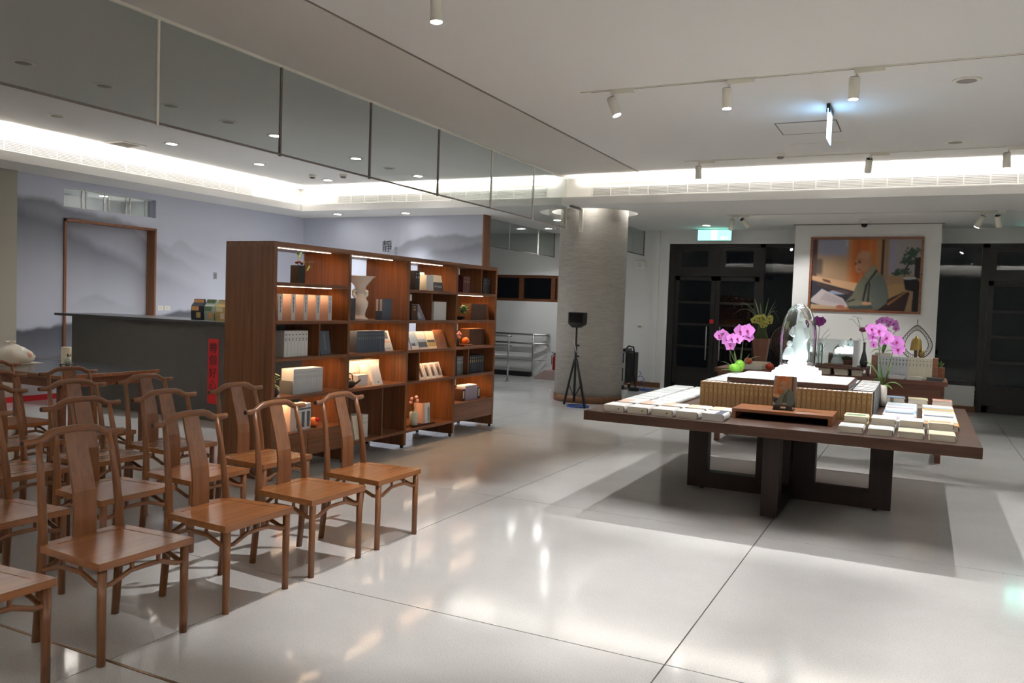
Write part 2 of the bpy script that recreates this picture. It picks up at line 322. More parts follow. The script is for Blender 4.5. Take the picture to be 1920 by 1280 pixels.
def grille(label, run, lo, hi, face, step=.30):
    # linear air grille on the recess face: frame, dark back, louvre blades, upright bars
    z0, z1 = 3.315, 3.455
    P = (lambda a, d, z: (a, face - d, z)) if run == 'x' else (lambda a, d, z: (face + d, a, z))
    def bx(b, a0, a1, d0, d1, za, zb): p = P(a0, d0, za); q = P(a1, d1, zb); b.box(*p, *q); return b
    base = P((lo + hi) / 2, 0, z0); g = thing('air_grille', label, 'air grille', base)
    bx(MB(), lo, hi, .001, .004, z0, z1).build('back_plate', M['grille_gap'], g)
    f = MB(); bx(f, lo, hi, .001, .03, z0 - .012, z0); bx(f, lo, hi, .001, .03, z1, z1 + .012); f.build('frame', M['grille'], g)
    bl = MB(); k = 7
    for i in range(k):
        z = z0 + (i + .5) * (z1 - z0) / k; bx(bl, lo, hi, .006, .024, z - .0062, z + .0062)
    bl.build('louvre_blades', M['grille'], g)
    a = lo
    while a <= hi + 1e-3:
        bx(MB(), a - .008, a + .008, .004, .028, z0, z1).build('upright_bar', M['grille'], g); a += step
grille('long white linear air grille above the left mural wall', 'y', 1.5, 10.9, TX, .36)
grille('white linear air grille above the far mural wall left of the column', 'x', -9.7, -5.52, TY)
grille('long white linear air grille above the dark doors right of the column', 'x', -4.72, 3.4, TY)

# ---- mural walls: printed ink mountains
def ridge_fn(pts):
    xs = np.array([p[0] for p in pts]); zs = np.array([p[1] for p in pts])
    return lambda s: np.interp(s, xs, zs)
def fbm(s, f, seed):
    r = np.random.RandomState(seed); o = np.zeros_like(s); a = 1.0
    for k in range(5):
        o += a * np.sin(s * f + r.rand() * 7 + 1.7 * np.sin(s * f * .37 + r.rand() * 7)); f *= 2.03; a *= .5
    return o
def mural(s, z, ridges, base=(204, 207, 220)):
    c = np.ones(s.shape + (3,)) * np.array(lin(base)); c *= (1 - .10 * np.clip((1.9 - z) / 1.9, 0, 1) * .5)[..., None]
    for (fn, strength, fall, s0, s1, seed, soft, floor_) in ridges:
        r = fn(s) + .022 * fbm(s, 5.5, seed); d = r - z
        fade = np.clip((s - s0[0]) / max(1e-3, s0[1] - s0[0]), 0, 1) * np.clip((s1[0] - s) / max(1e-3, s1[0] - s1[1]), 0, 1)
        k = np.clip(d / soft, 0, 1) * np.exp(-np.clip(d, 0, 9) / fall) * strength * fade
        if floor_ is not None: k = np.where(z < floor_, k * np.clip(1 - (floor_ - z) / .16, 0, 1), k)
        dark = np.array(lin((52, 52, 58)))
        c = c * (1 - k[..., None]) + dark * k[..., None]
    return c
def painted(name, P, s0, s1, z0, z1, step, ridges, thick, parent=None, skip=None, mat_=None):
    ns = max(2, int((s1 - s0) / step) + 1); nz = max(2, int((z1 - z0) / step) + 1)
    ss = np.linspace(s0, s1, ns); zz = np.linspace(z0, z1, nz); SS, ZZ = np.meshgrid(ss, zz)
    colr = mural(SS, ZZ, ridges)
    b = MB(); idx = np.arange(ns * nz).reshape(nz, ns)
    b.add([P(s_, 0, z_) for z_ in zz for s_ in ss], [(int(idx[j, i]), int(idx[j, i + 1]), int(idx[j + 1, i + 1]), int(idx[j + 1, i])) for j in range(nz - 1) for i in range(ns - 1)])
    p = P(s0, .002, z0); q = P(s1, thick, z1); b.box(*p, *q)
    o = b.build(name, M['mural'], parent)
    ca = o.data.color_attributes.new('paint', 'FLOAT_COLOR', 'POINT')
    full = np.ones((len(o.data.vertices), 4)); full[:, :3] = lin((204, 207, 220)); full[:ns * nz, :3] = colr.reshape(-1, 3); ca.data.foreach_set('color', full.ravel().astype(np.float32))
    return o
XW = -11.2
def Pl(s_, d, z_): return (XW - d, s_, z_)
RL = [(ridge_fn([(7.07, 2.91), (7.3, 2.85), (7.64, 2.88), (7.8, 2.80), (8.69, 2.75), (9.09, 2.6), (9.38, 2.42), (9.81, 2.19), (10.6, 1.9), (13, 1.6)]), .72, .6, (0, 1), (10.6, 8.0), 1, .08, None),
      (ridge_fn([(7.07, 2.76), (7.56, 2.64), (8.06, 2.46), (8.98, 2.17), (9.39, 1.99), (9.93, 1.84), (13, 1.2)]), .66, .55, (0, 1), (10.6, 8.6), 2, .16, None),
      (ridge_fn([(9.0, 2.4), (9.38, 2.48), (9.7, 2.36), (9.86, 2.48), (10.14, 2.39), (10.62, 2.24), (12, 1.7)]), .2, .45, (8.9, 9.5), (11.2, 10.0), 3, .07, None),
      (ridge_fn([(7.9, 1.30), (8.07, 1.36), (8.2, 1.48), (8.47, 1.54), (8.8, 1.45), (9.0, 1.37), (9.4, 1.3)]), .2, .22, (7.9, 8.3), (9.3, 8.7), 4, .05, None),
      (ridge_fn([(7.08, 1.05), (7.34, 1.03), (7.81, 1.07), (9.4, 1.21), (9.83, 1.3), (10.64, 1.26), (10.89, 1.28), (13, 1.3)]), .86, 1.6, (0, 1), (20, 19), 5, .05, .62)]
wl = struct(painted('wall_left', Pl, 9.40, 12.95, 0, ZS, .028, RL, .2))
for (nm, a, b_, c, d) in (('mural_panel', 7.06, 7.80, 0, ZS), ('mural_panel', 7.80, 9.40, 3.06, ZS), ('mural_panel', 7.80, 9.40, 2.60, 2.77)):
    painted(nm, Pl, a, b_, c, d, .028, RL, .2, wl)
def Pd(s_, d, z_): return (XW - .16 - d, s_, z_)
painted('mural_door_panel', Pd, 7.78, 9.42, 0, 2.62, .028, RL, .03, wl)
cs = MB(); cs.box(XW - .18, 7.80, 0, XW + .025, 7.835, 2.60); cs.box(XW - .18, 9.365, 0, XW + .025, 9.40, 2.60); cs.box(XW - .18, 7.80, 2.565, XW + .025, 9.40, 2.60)
cs.build('door_casing', M['frame_wood_z'], wl)
# transom window over the niche, with a lit room behind it
tw = struct(MB().box(XW - .15, 7.80, 2.77, XW - .1, 9.40, 2.785).box(XW - .15, 7.80, 3.045, XW - .1, 9.40, 3.06).build('window_1', M['white_metal']))
MB().box(XW - .128, 7.81, 2.785, XW - .122, 9.39, 3.045).build('pane', M['pane'], tw)
for y in (7.86, 8.17, 8.24, 8.55, 8.62, 8.93, 9.0, 9.28):
    MB().box(XW - .12, y - .012, 2.785, XW - .11, y + .012, 3.045).build('mullion', M['steel'], tw)
bk_ = MB(); bk_.box(-13.0, 7.0, 0, -12.9, 10.2, ZS); bk_.box(-12.9, 10.1, 0, XW - .2, 10.2, ZS); bk_.box(-12.9, 7.0, 0, XW - .2, 7.06, ZS)
struct(bk_.build('wall_side_room', M['white']))
struct(MB().box(XW - .2, -4.2, 0, XW + .09, 7.06, ZS).build('wall_left_pier', M['grey_wall']))
def Pf(s_, d, z_): return (s_, 12.95 + d, z_)
RQ = [(ridge_fn([(-11.3, 2.3), (-9.4, 2.35), (-9.01, 2.56), (-8.75, 2.72), (-8.24, 2.81), (-8.08, 2.77), (-7.86, 2.8), (-7.66, 2.85), (-7.41, 2.79), (-7.07, 2.87)]), .52, .75, (-9.6, -8.5), (0, -1), 11, .06, None),
      (ridge_fn([(-11.3, 2.1), (-8.5, 2.35), (-8.18, 2.52), (-7.82, 2.59), (-7.48, 2.66), (-7.07, 2.7)]), .42, .5, (-8.7, -7.6), (0, -1), 12, .08, None)]
wf = struct(painted('wall_mural_far', Pf, XW, -7.10, 0, ZS, .028, RQ, .22))
MB().box(-7.10, 12.945, 0, -7.07, 13.18, ZS).build('end_casing', M['frame_wood_z'], wf)
# ---- corridor, far wall, right and near walls
WY, WY2 = 16.20, 16.55
wc = MB(); wc.box(-13.2, WY2, 0, -9.5, WY2 + .2, ZS); wc.box(-9.5, WY2, 0, -5.7, WY2 + .2, 1.66); wc.box(-9.5, WY2, 2.24, -5.7, WY2 + .2, ZS); wc.box(-5.72, WY, 0, -5.7, WY2 + .2, ZS)
wcorr = struct(wc.build('wall_corridor', M['white']))
w2 = struct(MB().box(-9.5, WY2 + .02, 1.66, -5.72, WY2 + .08, 1.72).box(-9.5, WY2 + .02, 2.18, -5.72, WY2 + .08, 2.24).build('window_2', M['win_wood']))
MB().box(-9.5, WY2 + .045, 1.72, -5.73, WY2 + .052, 2.18).build('pane', M['pane'], w2)
for x in (-8.06, -7.28, -7.14, -6.4): MB().box(x - .05, WY2 + .01, 1.70, x + .05, WY2 + .09, 2.20).build('mullion', M['win_wood'], w2)
wb = MB(); wb.box(-5.7, WY, 0, -4.60, WY + .2, ZS); wb.box(-4.60, WY, 2.92, 5.2, WY + .2, ZS); wb.box(-2.2, WY, 0, .88, WY + .2, .45)
wb.box(-4.62, WY - .02, 2.90, -2.1, WY, 2.965); wb.box(.2, WY - .02, 2.90, 5.2, WY, 2.965); wb.box(-4.68, WY - .02, 0, -4.60, WY, 2.965); wb.box(-4.90, WY - .05, .1, -4.80, WY, ZS)
wback = struct(wb.build('wall_back', M['white']))
pp_ = struct(MB().box(-2.09, 15.28, 0, .21, WY, ZS).build('wall_picture_pier', M['white'])); MB().box(-2.12, 15.26, ZS - .012, .24, 15.28, ZS).build('painted_shadow_gap', M['groove'], pp_)  # dark-coloured strip stands in for the shaded gap between pier and soffit
struct(MB().box(5.0, -4.2, 0, 5.2, 17.2, ZS).build('wall_right', M['white'])); struct(MB().box(-11.3, -4.2, 0, 5.2, -4.0, ZS).build('wall_front', M['white']))
sk = MB(); sk.box(-5.7, WY - .015, 0, -4.68, WY, .10); struct(sk.build('baseboard_back', M['skirt'])); struct(MB().box(.2, WY - .015, 0, .88, WY, .10).build('baseboard_right', M['skirt'])); struct(MB().box(-6.9, WY2 - .015, 0, -5.72, WY2, .10).build('baseboard_corridor', M['skirt']))
co = MB().lathe([(CR, 0), (CR, 3.37)], 64, (CXC, CYC, 0)); colm = struct(co.build('column', M['column']))
MB().lathe([(CR + .012, 0), (CR + .012, .115), (CR + .002, .118)], 64, (CXC, CYC, 0)).build('baseboard', M['skirt'], colm)
for t in (.15, 3.25, 1.6, -1.3):     # little lamps in the ring recess above the column
    x, y = CXC + (CR + .075) * math.cos(t), CYC + (CR + .075) * math.sin(t)
    lo = MB().lathe([(.045, 0), (.045, .02)], 16, (x, y, 3.34)).build('ring_lamp', M['lens'], colm)
    d = bpy.data.lights.new('ring_lamp_light', 'POINT'); d.energy = 5; d.color = (1, .9, .78); d.shadow_soft_size = .03; o = bpy.data.objects.new('ring_lamp_light', d); COL.objects.link(o); o.parent = lo; o.location = (0, 0, -.05)

# ---- dark glazed doors
def glazed_leaf(parent, x0, x1, y, zb, zt, rows, fw=.085, foot=.44):
    f = MB(); f.box(x0, y, zb, x0 + fw, y + .05, zt); f.box(x1 - fw, y, zb, x1, y + .05, zt); f.box(x0, y, zt - fw, x1, y + .05, zt); f.box(x0, y, zb, x1, y + .05, zb + .12)
    f.box(x0 + fw, y + .015, zb + .12, x1 - fw, y + .035, foot); f.build('leaf_frame', M['black'], parent)
    h = (zt - fw - foot) / rows
    for i in range(rows):
        MB().box(x0 + fw, y, foot + i * h - .022, x1 - fw, y + .045, foot + i * h + .022).build('glazing_bar', M['black'], parent)
        MB().box(x0 + fw, y + .022, foot + i * h + .022, x1 - fw, y + .028, foot + (i + 1) * h - (.022 if i < rows - 1 else 0)).build('pane', M['pane'], parent)
def pull(parent, x, y, z0, z1):
    h = MB(); h.cyl((x, y - .06, z0), (x, y - .06, z1), .014, n=10); h.build('pull_handle', M['steel'], parent)
    for z in (z0 + .12, z1 - .12): MB().cyl((x, y - .06, z), (x, y, z), .009, n=8).build('handle_mount', M['steel'], parent)
d1 = struct(MB().box(-4.60, WY, 0, -4.47, WY + .1, 2.92).box(-2.83, WY, 0, -2.74, WY + .1, 2.92).box(-4.47, WY, 2.83, -2.09, WY + .1, 2.92).box(-4.47, WY, 2.27, -2.83, WY + .1, 2.36).build('door_1', M['black']))
glazed_leaf(d1, -4.465, -3.665, WY + .03, .01, 2.265, 4); glazed_leaf(d1, -3.655, -2.835, WY + .03, .01, 2.265, 4)
for (a, b_) in ((-4.47, -3.70), (-3.62, -2.83)):
    f = MB(); f.box(a, WY + .02, 2.36, b_, WY + .07, 2.45); f.box(a, WY + .02, 2.76, b_, WY + .07, 2.83); f.box(a, WY + .02, 2.45, a + .13, WY + .07, 2.76); f.box(b_ - .13, WY + .02, 2.45, b_, WY + .07, 2.76); f.build('transom_frame', M['black'], d1)
    MB().box(a + .13, WY + .042, 2.45, b_ - .13, WY + .048, 2.76).build('pane', M['pane'], d1)
MB().box(-3.70, WY + .01, 2.36, -3.62, WY + .08, 2.83).build('transom_post', M['black'], d1)
MB().box(-2.74, WY + .04, .45, -2.09, WY + .046, 2.83).build('pane', M['pane'], d1); MB().box(-2.74, WY, .45, -2.09, WY + .1, .53).build('sill_bar', M['black'], d1)
pull(d1, -3.79, WY + .03, .62, 1.28); pull(d1, -3.53, WY + .03, .62, 1.28)
MB().lathe([(.03, 0), (.03, .012)], 16).build('lock_rose', M['steel'], d1); lk = bpy.data.objects['lock_rose']; lk.location = Vector((-3.72, WY + .028, .96)) - Vector(d1.location); lk.rotation_euler = (PI / 2, 0, 0)
MB().box(-3.75, WY + .024, 1.34, -3.67, WY + .03, 1.42).build('red_notice', M['red_paper'], d1)
d2 = struct(MB().box(.21, WY, .45, .88, WY + .1, .53).box(.21, WY, 2.83, 3.4, WY + .1, 2.92).box(.86, WY, 0, .97, WY + .1, 2.92).box(.97, WY, 2.27, 2.6, WY + .1, 2.36).box(2.55, WY, 0, 2.65, WY + .1, 2.92).box(2.65, WY, 0, 5.0, WY + .1, .5).build('door_2', M['black']))
MB().box(.21, WY + .04, .53, .86, WY + .046, 2.83).build('pane', M['pane'], d2); MB().box(2.65, WY + .04, .5, 5.0, WY + .046, 2.83).build('pane', M['pane'], d2)
glazed_leaf(d2, .975, 1.775, WY + .03, .01, 2.265, 4); glazed_leaf(d2, 1.785, 2.55, WY + .03, .01, 2.265, 4)
f = MB(); f.box(.97, WY + .02, 2.36, 1.77, WY + .07, 2.45); f.box(.97, WY + .02, 2.76, 1.77, WY + .07, 2.83); f.box(.97, WY + .02, 2.45, 1.08, WY + .07, 2.76); f.box(1.66, WY + .02, 2.45, 2.55, WY + .07, 2.76); f.build('transom_frame', M['black'], d2)
MB().box(1.08, WY + .042, 2.45, 1.66, WY + .048, 2.76).build('pane', M['pane'], d2)
pull(d2, 1.66, WY + .03, .62, 1.28)

# ---- hanging smoke-screen glass
GX = -5.14
def hang_glass(label, x, y0, y1, z0, z1, white_edge=False, group='hanging glass panels'):
    t = thing('hanging_glass_panel', label, 'glass panel', (x, (y0 + y1) / 2, z0), group)
    MB().box(x - .004, y0 + .006, z0, x + .004, y1 - .006, z1).build('pane', M['screen_glass'], t)
    MB().box(x - .007, y0, z0 - .01, x + .007, y1, z0 + .006).build('bottom_edge_trim', M['groove'], t)
    MB().box(x - .010, y1 - .009, z0 - .02, x + .010, y1 + .009, z1).build('joint_strip', M['white_metal'] if white_edge else M['groove'], t)
gy = [.38, 1.69, 3.0, 4.31, 5.61, 6.92, 8.24, 9.56, 10.85, 12.10]
for i in range(len(gy) - 1):
    hang_glass('hanging glass screen panel over the bookcase, %s from the camera end' % ORD[i], GX, gy[i], gy[i + 1], 2.83, ZC if i < len(gy) - 2 else ZC, i in (2, 6, 7, 8))
hang_glass('hanging glass panel between the column and the far wall', GX, 13.66, WY, 2.67, ZS)
for i, (a, b_) in enumerate(((13.2, 14.35), (14.35, 15.7), (15.7, WY2))):
    hang_glass('hanging glass panel over the corridor stair rail, %s from the mural wall' % ORD[i], -7.28, a, b_, 2.65, ZS, i < 2)
struct(MB().box(GX - .02, -2.5, ZC - .02, GX + .02, 12.1, ZC + .01).build('trim_2', M['white_metal']))
hp = thing('hanging_post', 'white square post hanging in front of the column', 'post', (-5.0, 12.40, 2.78)); MB().box(-5.03, 12.37, 2.78, -4.97, 12.43, ZS).build('post', M['white_metal'], hp); MB().box(-5.03, 11.96, ZS - .03, -4.99, 12.37, ZS).build('arm', M['groove'], hp)
# ---- corridor stair rails
def rail(label, y, x_end, wall_turn):
    t = thing('stair_rail', label, 'handrail', (x_end - .6, y, 0), 'corridor stair rails')
    x0 = -9.3
    for z in (.93, .73):
        pts = [(x0, y, z), (x_end - .1, y, z), (x_end - .02, y + .02, z)] + ([(x_end + .28, WY2 - .06, z), (x_end + .32, WY2, z)] if wall_turn else [(x_end + .03, y + .05, z), (x_end - .02, y + .09, z), (x_end - .25, y + .09, z)])
        MB().tube(pts, .021, 10).build('rail_tube', M['steel'], t)
        if wall_turn: MB().ball((x_end + .31, WY2 - .04, z), .045).build('wall_mount', M['steel'], t)
    for z in (.54, .36): MB().tube([(x0, y, z), (x_end, y, z)] + ([(x_end + .28, WY2 - .03, z + .01)] if wall_turn else []), .009, 6).build('lower_bar', M['steel'], t)
    for x in (x_end, x_end - 1.1): MB().cyl((x, y, 0), (x, y, .93), .018, n=10).build('post', M['steel'], t)
    MB().lathe([(.05, 0), (.05, .012), (.02, .02)], 16, (x_end, y, 0)).build('foot_plate', M['steel'], t)
rail('steel stair rail along the corridor window wall', 16.40, -7.64, True); rail('steel stair rail with a rounded free end beside the bookcase end', 15.0, -7.54, False)
struct(MB().box(-9.4, 16.36, 0, -7.7, 16.54, .10).build('stair_gap_dark_bar', M['black_matt']))  # black bar stands in for the dark gap along the stair opening

# ================================================================== LAMPS AND CEILING FITTINGS
def downlight(label, x, y, z, lit, group, watts=None, r=.085, color=COOL, cone=2.2):
    t = thing('downlight', label, 'downlight', (x, y, z - .012), group)
    MB().lathe([(r * .8, .012), (r * .8, 0.003), (r, 0), (r + .018, .006), (r + .018, .012)], 24, (x, y, z - .012)).build('trim_ring', M['white_metal'], t)
    MB().lathe([(1e-5, .004), (r * .8, .004), (r * .8, .011), (1e-5, .011)], 24, (x, y, z - .012)).build('lens', M['lens'] if lit else M['lens_off'], t)
    if lit:
        d = bpy.data.lights.new('downlight_beam', 'SPOT'); d.energy = watts or DOWN_W; d.spot_size = cone; d.spot_blend = .9; d.shadow_soft_size = .06; d.color = color
        o = bpy.data.objects.new('downlight_beam', d); COL.objects.link(o); o.parent = t; o.location = (0, 0, -.02)
    return t
for i, (x, y) in enumerate(((-9.93, 12.42), (-8.44, 12.48))): downlight('lit round downlight in the soffit above the far mural, %s one' % ('left' if i == 0 else 'right'), x, y, ZS, True, 'soffit downlights', 50, cone=1.55)
downlight('lit downlight in the soffit over the corridor rail, beside the hanging glass', -7.53, 15.42, ZS, True, 'soffit downlights', 22); downlight('lit downlight in the corridor soffit, middle one left of the column', -6.95, 15.47, ZS, True, 'soffit downlights', 22); downlight('lit downlight in the soffit close to the left of the column', -6.1, 13.96, ZS, True, 'soffit downlights', 22)
downlight('lit downlight in the soffit above the green exit sign', -3.65, 15.2, ZS, True, 'soffit downlights', 14)
downlight('lit downlight in the side room behind the transom window', -12.4, 9.36, ZS, True, 'soffit downlights', 60)
for j, y in enumerate((8.0, 9.65, 11.28)):
    for i, x in enumerate((-9.25, -7.41)): downlight('lit ceiling downlight behind the glass screen, %s row from the camera, on the %s side' % (ORD[j], 'mural' if i == 0 else 'glass'), x, y, ZC, True, 'lit ceiling downlights')
for i, (x, y) in enumerate(((-7.36, 4.72), (-7.36, 5.54), (-7.39, 6.37), (-7.40, 7.2), (-7.44, 10.51))): downlight('unlit ceiling downlight seen through the hanging glass, %s from the camera' % ORD[i], x, y, ZC, False, 'unlit ceiling downlights')
downlight('unlit ceiling downlight near the left wall cove', -9.2, 6.31, ZC, False, 'unlit ceiling downlights')
downlight('flat round ceiling speaker right of the near track spotlights', .23, 7.97, ZC, False, 'ceiling speakers', r=.095); downlight('flat round ceiling speaker above the far track at the right', .23, 10.68, ZC, False, 'ceiling speakers', r=.095)
# unseen part of the room, lit the same way
for x in (1.5, -1.2): downlight('lit ceiling downlight behind the camera, %s one' % ('right' if x > 0 else 'left'), x, -1.2, ZC, True, 'downlights behind the camera', 40, color=NEUT)

def track_spot(label, x, y, ztop, aim, watts, lit, adapter=.23, group='track spotlights', size=1.15, blend=.35, color=NEUT, side=1):
    t = thing('track_spotlight', label, 'spotlight', (x, y, ztop), group)
    MB().box(x, y - .018, ztop - .045, x + adapter * side, y + .018, ztop - .006).build('adapter', M['white_metal'], t, bevel=.003)
    MB().cyl((x + .02 * side, y, ztop - .045), (x + .005 * side, y, ztop - .10), .008, n=8).build('yoke', M['white_metal'], t)
    p = Vector((x, y, ztop - .075)); d = (Vector(aim) - p).normalized(); ln = .175
    a, b_ = p + d * .0, p + d * ln
    br_ = MB().tube([a, a + d * .004, b_], [.036, .042, .042], 20, True).build('barrel', M['white_metal'], t)
    MB().tube([a - d * .004, a + d * .001], [.034, .036], 20).build('rear_cap', M['black_matt'], br_)
    MB().tube([b_ - d * .002, b_ + d * .003], [.036, .036], 20).build('lens', M['lens'] if lit else M['lens_off'], br_)
    if lit:
        l = bpy.data.lights.new('spot_beam', 'SPOT'); l.energy = watts; l.spot_size = size; l.spot_blend = blend; l.shadow_soft_size = .014; l.color = color
        o = bpy.data.objects.new('spot_beam', l); COL.objects.link(o); o.parent = t
        o.location = (b_ + d * .01) - Vector((x, y, ztop)); o.rotation_euler = d.to_track_quat('-Z', 'Y').to_euler()
def track(label, y, x0, x1, z):
    b = MB().box(x0, y - .017, z - .008, x1, y + .017, z); t = tag(b.build('lamp_track', M['white_metal']), label, 'track')
    MB().box(x0 + .1, y - .004, z - .0095, x1 - .1, y + .004, z - .008).build('slot', M['groove'], t)
track('ceiling lamp track carrying three near spotlights over the display table', 7.31, -3.0, 3.6, ZC); track('ceiling lamp track in front of the far cove', 11.1, -3.0, 3.6, ZC); track('lamp track in the soffit in front of the picture pier', 13.64, -2.95, 1.2, ZS); track('ceiling lamp track nearest the camera', 4.50, -3.3, 3.6, ZC)
track_spot('white track spotlight nearest the camera, high above the front chairs', -2.86, 4.50, ZC, (-2.75, 4.55, 0), SPOT_W * .75, True)
for i, x in enumerate((-1.5, -.1, 1.6)): track_spot('white track spotlight on the near track, out to the right of the first, %s' % ORD[i], x, 4.50, ZC, (x + .1, 4.4, 0), SPOT_W * .58, True)
track_spot('tilted white spotlight at the left end of the table track', -2.70, 7.31, ZC, (-1.9, 7.33, 1.6), SPOT_W * .5, True)
track_spot('white spotlight in the middle of the table track', -1.63, 7.31, ZC, (-1.5, 7.33, 0), SPOT_W * .7, True)
track_spot('white spotlight right of the hanging lit panel on the table track', -.60, 7.31, ZC, (-.6, 7.33, 0), SPOT_W * .7, True)
track_spot('white spotlight on the table track out at the right', .85, 7.31, ZC, (.9, 7.1, 0), SPOT_W * .6, True)
track_spot('white spotlight at the left end of the far track', -2.81, 11.1, ZC, (-2.75, 11.4, 1.0), SPOT_W * .6, True)
track_spot('white spotlight in the middle of the far track, black rear cap showing', -.69, 11.1, ZC, (-1.1, 13.4, 0), SPOT_W * .8, True, size=.7)
track_spot('white spotlight at the right of the far track by the grille', .77, 11.1, ZC, (.9, 11.2, 0), SPOT_W * .6, True)
track_spot('left one of two small spotlights on the soffit track by the exit sign', -2.86, 13.64, ZS, (-3.1, 13.7, 0), SPOT_W * .35, False, .1)
track_spot('right one of two small spotlights on the soffit track by the exit sign', -2.70, 13.64, ZS, (-1.5, 15.5, 1.4), SPOT_W * .40, True, .1, size=1.0, blend=.8)
track_spot('left one of two small spotlights on the soffit track by the right window, lit', .70, 13.64, ZS, (.2, 13.9, 2.0), SPOT_W * .35, True, .1, size=1.2, blend=.8)
track_spot('right one of two small spotlights on the soffit track by the right window', .88, 13.64, ZS, (1.3, 14.8, 1.2), SPOT_W * .35, False, .1)

# ceiling vents, hatches, detectors, hanging lit panel
v = thing('ceiling_vent', 'square white ceiling vent by the left cove', 'vent', (-9.96, 7.84, ZC - .012))
fr = MB(); 
for (a, b_, c, d) in ((-.19, -.19, .19, -.15), (-.19, .15, .19, .19), (-.19, -.15, -.15, .15), (.15, -.15, .19, .15)): fr.box(-9.96 + a, 7.84 + b_, ZC - .012, -9.96 + c, 7.84 + d, ZC)
fr.build('frame', M['white_metal'], v); MB().box(-10.11, 7.69, ZC - .006, -9.81, 7.99, ZC).build('panel', M['groove'], v)
for i, (y0, y1) in enumerate(((9.14, 9.74), (10.3, 10.96))):
    h = thing('ceiling_hatch', 'square access hatch in the ceiling, %s' % ('nearer one behind the hanging lit panel' if i == 0 else 'farther one by the far track'), 'hatch', (-1.2, (y0 + y1) / 2, ZC - .006), 'ceiling hatches')
    x0, x1 = -1.52, -.90; f = MB()
    for q in ((x0, y0, x1, y0 + .012), (x0, y1 - .012, x1, y1), (x0, y0, x0 + .012, y1), (x1 - .012, y0, x1, y1)): f.box(q[0], q[1], ZC - .006, q[2], q[3], ZC)
    f.build('frame', M['groove'] if i == 0 else M['white_metal'], h); MB().box(x0 + .012, y0 + .012, ZC - .004, x1 - .012, y1 - .012, ZC).build('panel', M['ceil'], h)
for (x, y, l) in ((-9.15, 10.77, 'white smoke detector on the ceiling by the far left cove corner'), (-8.58, 10.85, 'small white camera dome on the ceiling right of the smoke detector'), (-1.72, 10.91, 'small white smoke detector on the ceiling beside the far track')):
    t = thing('smoke_detector', l, 'detector', (x, y, ZC - .06)); MB().lathe([(.055, .06), (.06, .035), (.06, .025)], 20, (x, y, ZC - .06)).build('base', M['white_metal'], t); MB().lathe([(1e-5, 0), (.03, 0), (.045, .012), (.045, .025)], 20, (x, y, ZC - .06)).build('sensor', M['grille_gap'], t)
t = thing('dome_camera', 'dome security camera on the soffit in front of the picture pier', 'camera', (-.93, 14.60, ZS - .13)); MB().lathe([(.075, .13), (.075, .10), (.05, .095), (.05, .06)], 20, (-.93, 14.60, ZS - .13)).build('mount', M['white_metal'], t); MB().lathe([(1e-5, 0), (.03, .008), (.048, .03), (.05, .06)], 20, (-.93, 14.60, ZS - .13)).build('dome', M['black_gloss'], t)
t = thing('hanging_light_panel', 'thin blue-white lit panel hanging edge-on from the ceiling', 'sign', (-.91, 8.6, 3.27))
MB().box(-.925, 8.42, 3.555, -.895, 8.78, ZC).build('housing', M['black_matt'], t); MB().box(-.914, 8.42, 3.27, -.906, 8.78, 3.555).build('panel', M['blue_glow'], t); MB().cyl((-.91, 8.44, 3.52), (-.91, 8.44, ZC), .018, n=10).build('bracket', M['black_matt'], t)
def exit_sign(label, x0, x1, y, z0, z1):
    t = thing('exit_sign', label, 'exit sign', ((x0 + x1) / 2, y, z0)); w = x1 - x0
    MB().box(x0, y, z0, x1, y + .05, z1).build('housing', M['white_metal'], t); MB().box(x0 + .008, y - .004, z0 + .008, x1 - .008, y, z1 - .008).build('lit_face', M['exit_green'], t)
    cx = x0 + w * .49; MB().box(cx - .055, y - .006, z0 + .015, cx + .055, y - .004, z1 - .015).build('white_field', M['exit_white'], t)
    m = MB(); m.ball((cx + .01, y - .007, z1 - .05), (.014, .003, .014), 10, 6)
    for (a, b_) in (((0, .15), (-.01, .09)), ((-.01, .09), (.03, .06)), ((.03, .06), (.025, .025)), ((-.01, .09), (-.03, .06)), ((-.03, .06), (-.045, .045)), ((0, .145), (.04, .12)), ((0, .145), (-.035, .125))): m.tube([(cx + a[0], y - .0075, z0 + a[1]), (cx + b_[0], y - .0075, z0 + b_[1])], .007, 6)
    m.build('running_figure', M['exit_green'], t)
    return t
def text(body, size, m, parent, loc, rot, name, thick=0.0006, sx=1.0):
    c = bpy.data.curves.new('lettering_curve', 'FONT'); c.body = body; c.size = size; c.align_x = 'CENTER'; c.align_y = 'CENTER'; c.extrude = thick
    o = bpy.data.objects.new('lettering_tmp', c); COL.objects.link(o); bpy.context.view_layer.update()
    me = bpy.data.meshes.new_from_object(o.evaluated_get(bpy.context.evaluated_depsgraph_get())); bpy.data.objects.remove(o); bpy.data.curves.remove(c)
    me.materials.clear(); me.materials.append(m); me.name = name
    q = bpy.data.objects.new(name, me); COL.objects.link(q); q.parent = parent
    off = Vector((0, 0, 0)); p = parent
    while p is not None: off += Vector(p.location); p = p.parent
    q.location = Vector(loc) - off; q.rotation_euler = rot; q.scale = (sx, 1, 1)
    return q
es = exit_sign('lit green exit sign under the soffit above the dark double door', -3.99, -3.34, 15.95, 2.94, 3.15)
text('EXIT', .075, M['exit_white'], es, (-3.47, 15.943, 2.985), (PI / 2, 0, 0), 'lettering')
exit_sign('lit green exit sign at the right edge above the right dark door', 1.46, 2.1, 15.95, 2.90, 3.13)

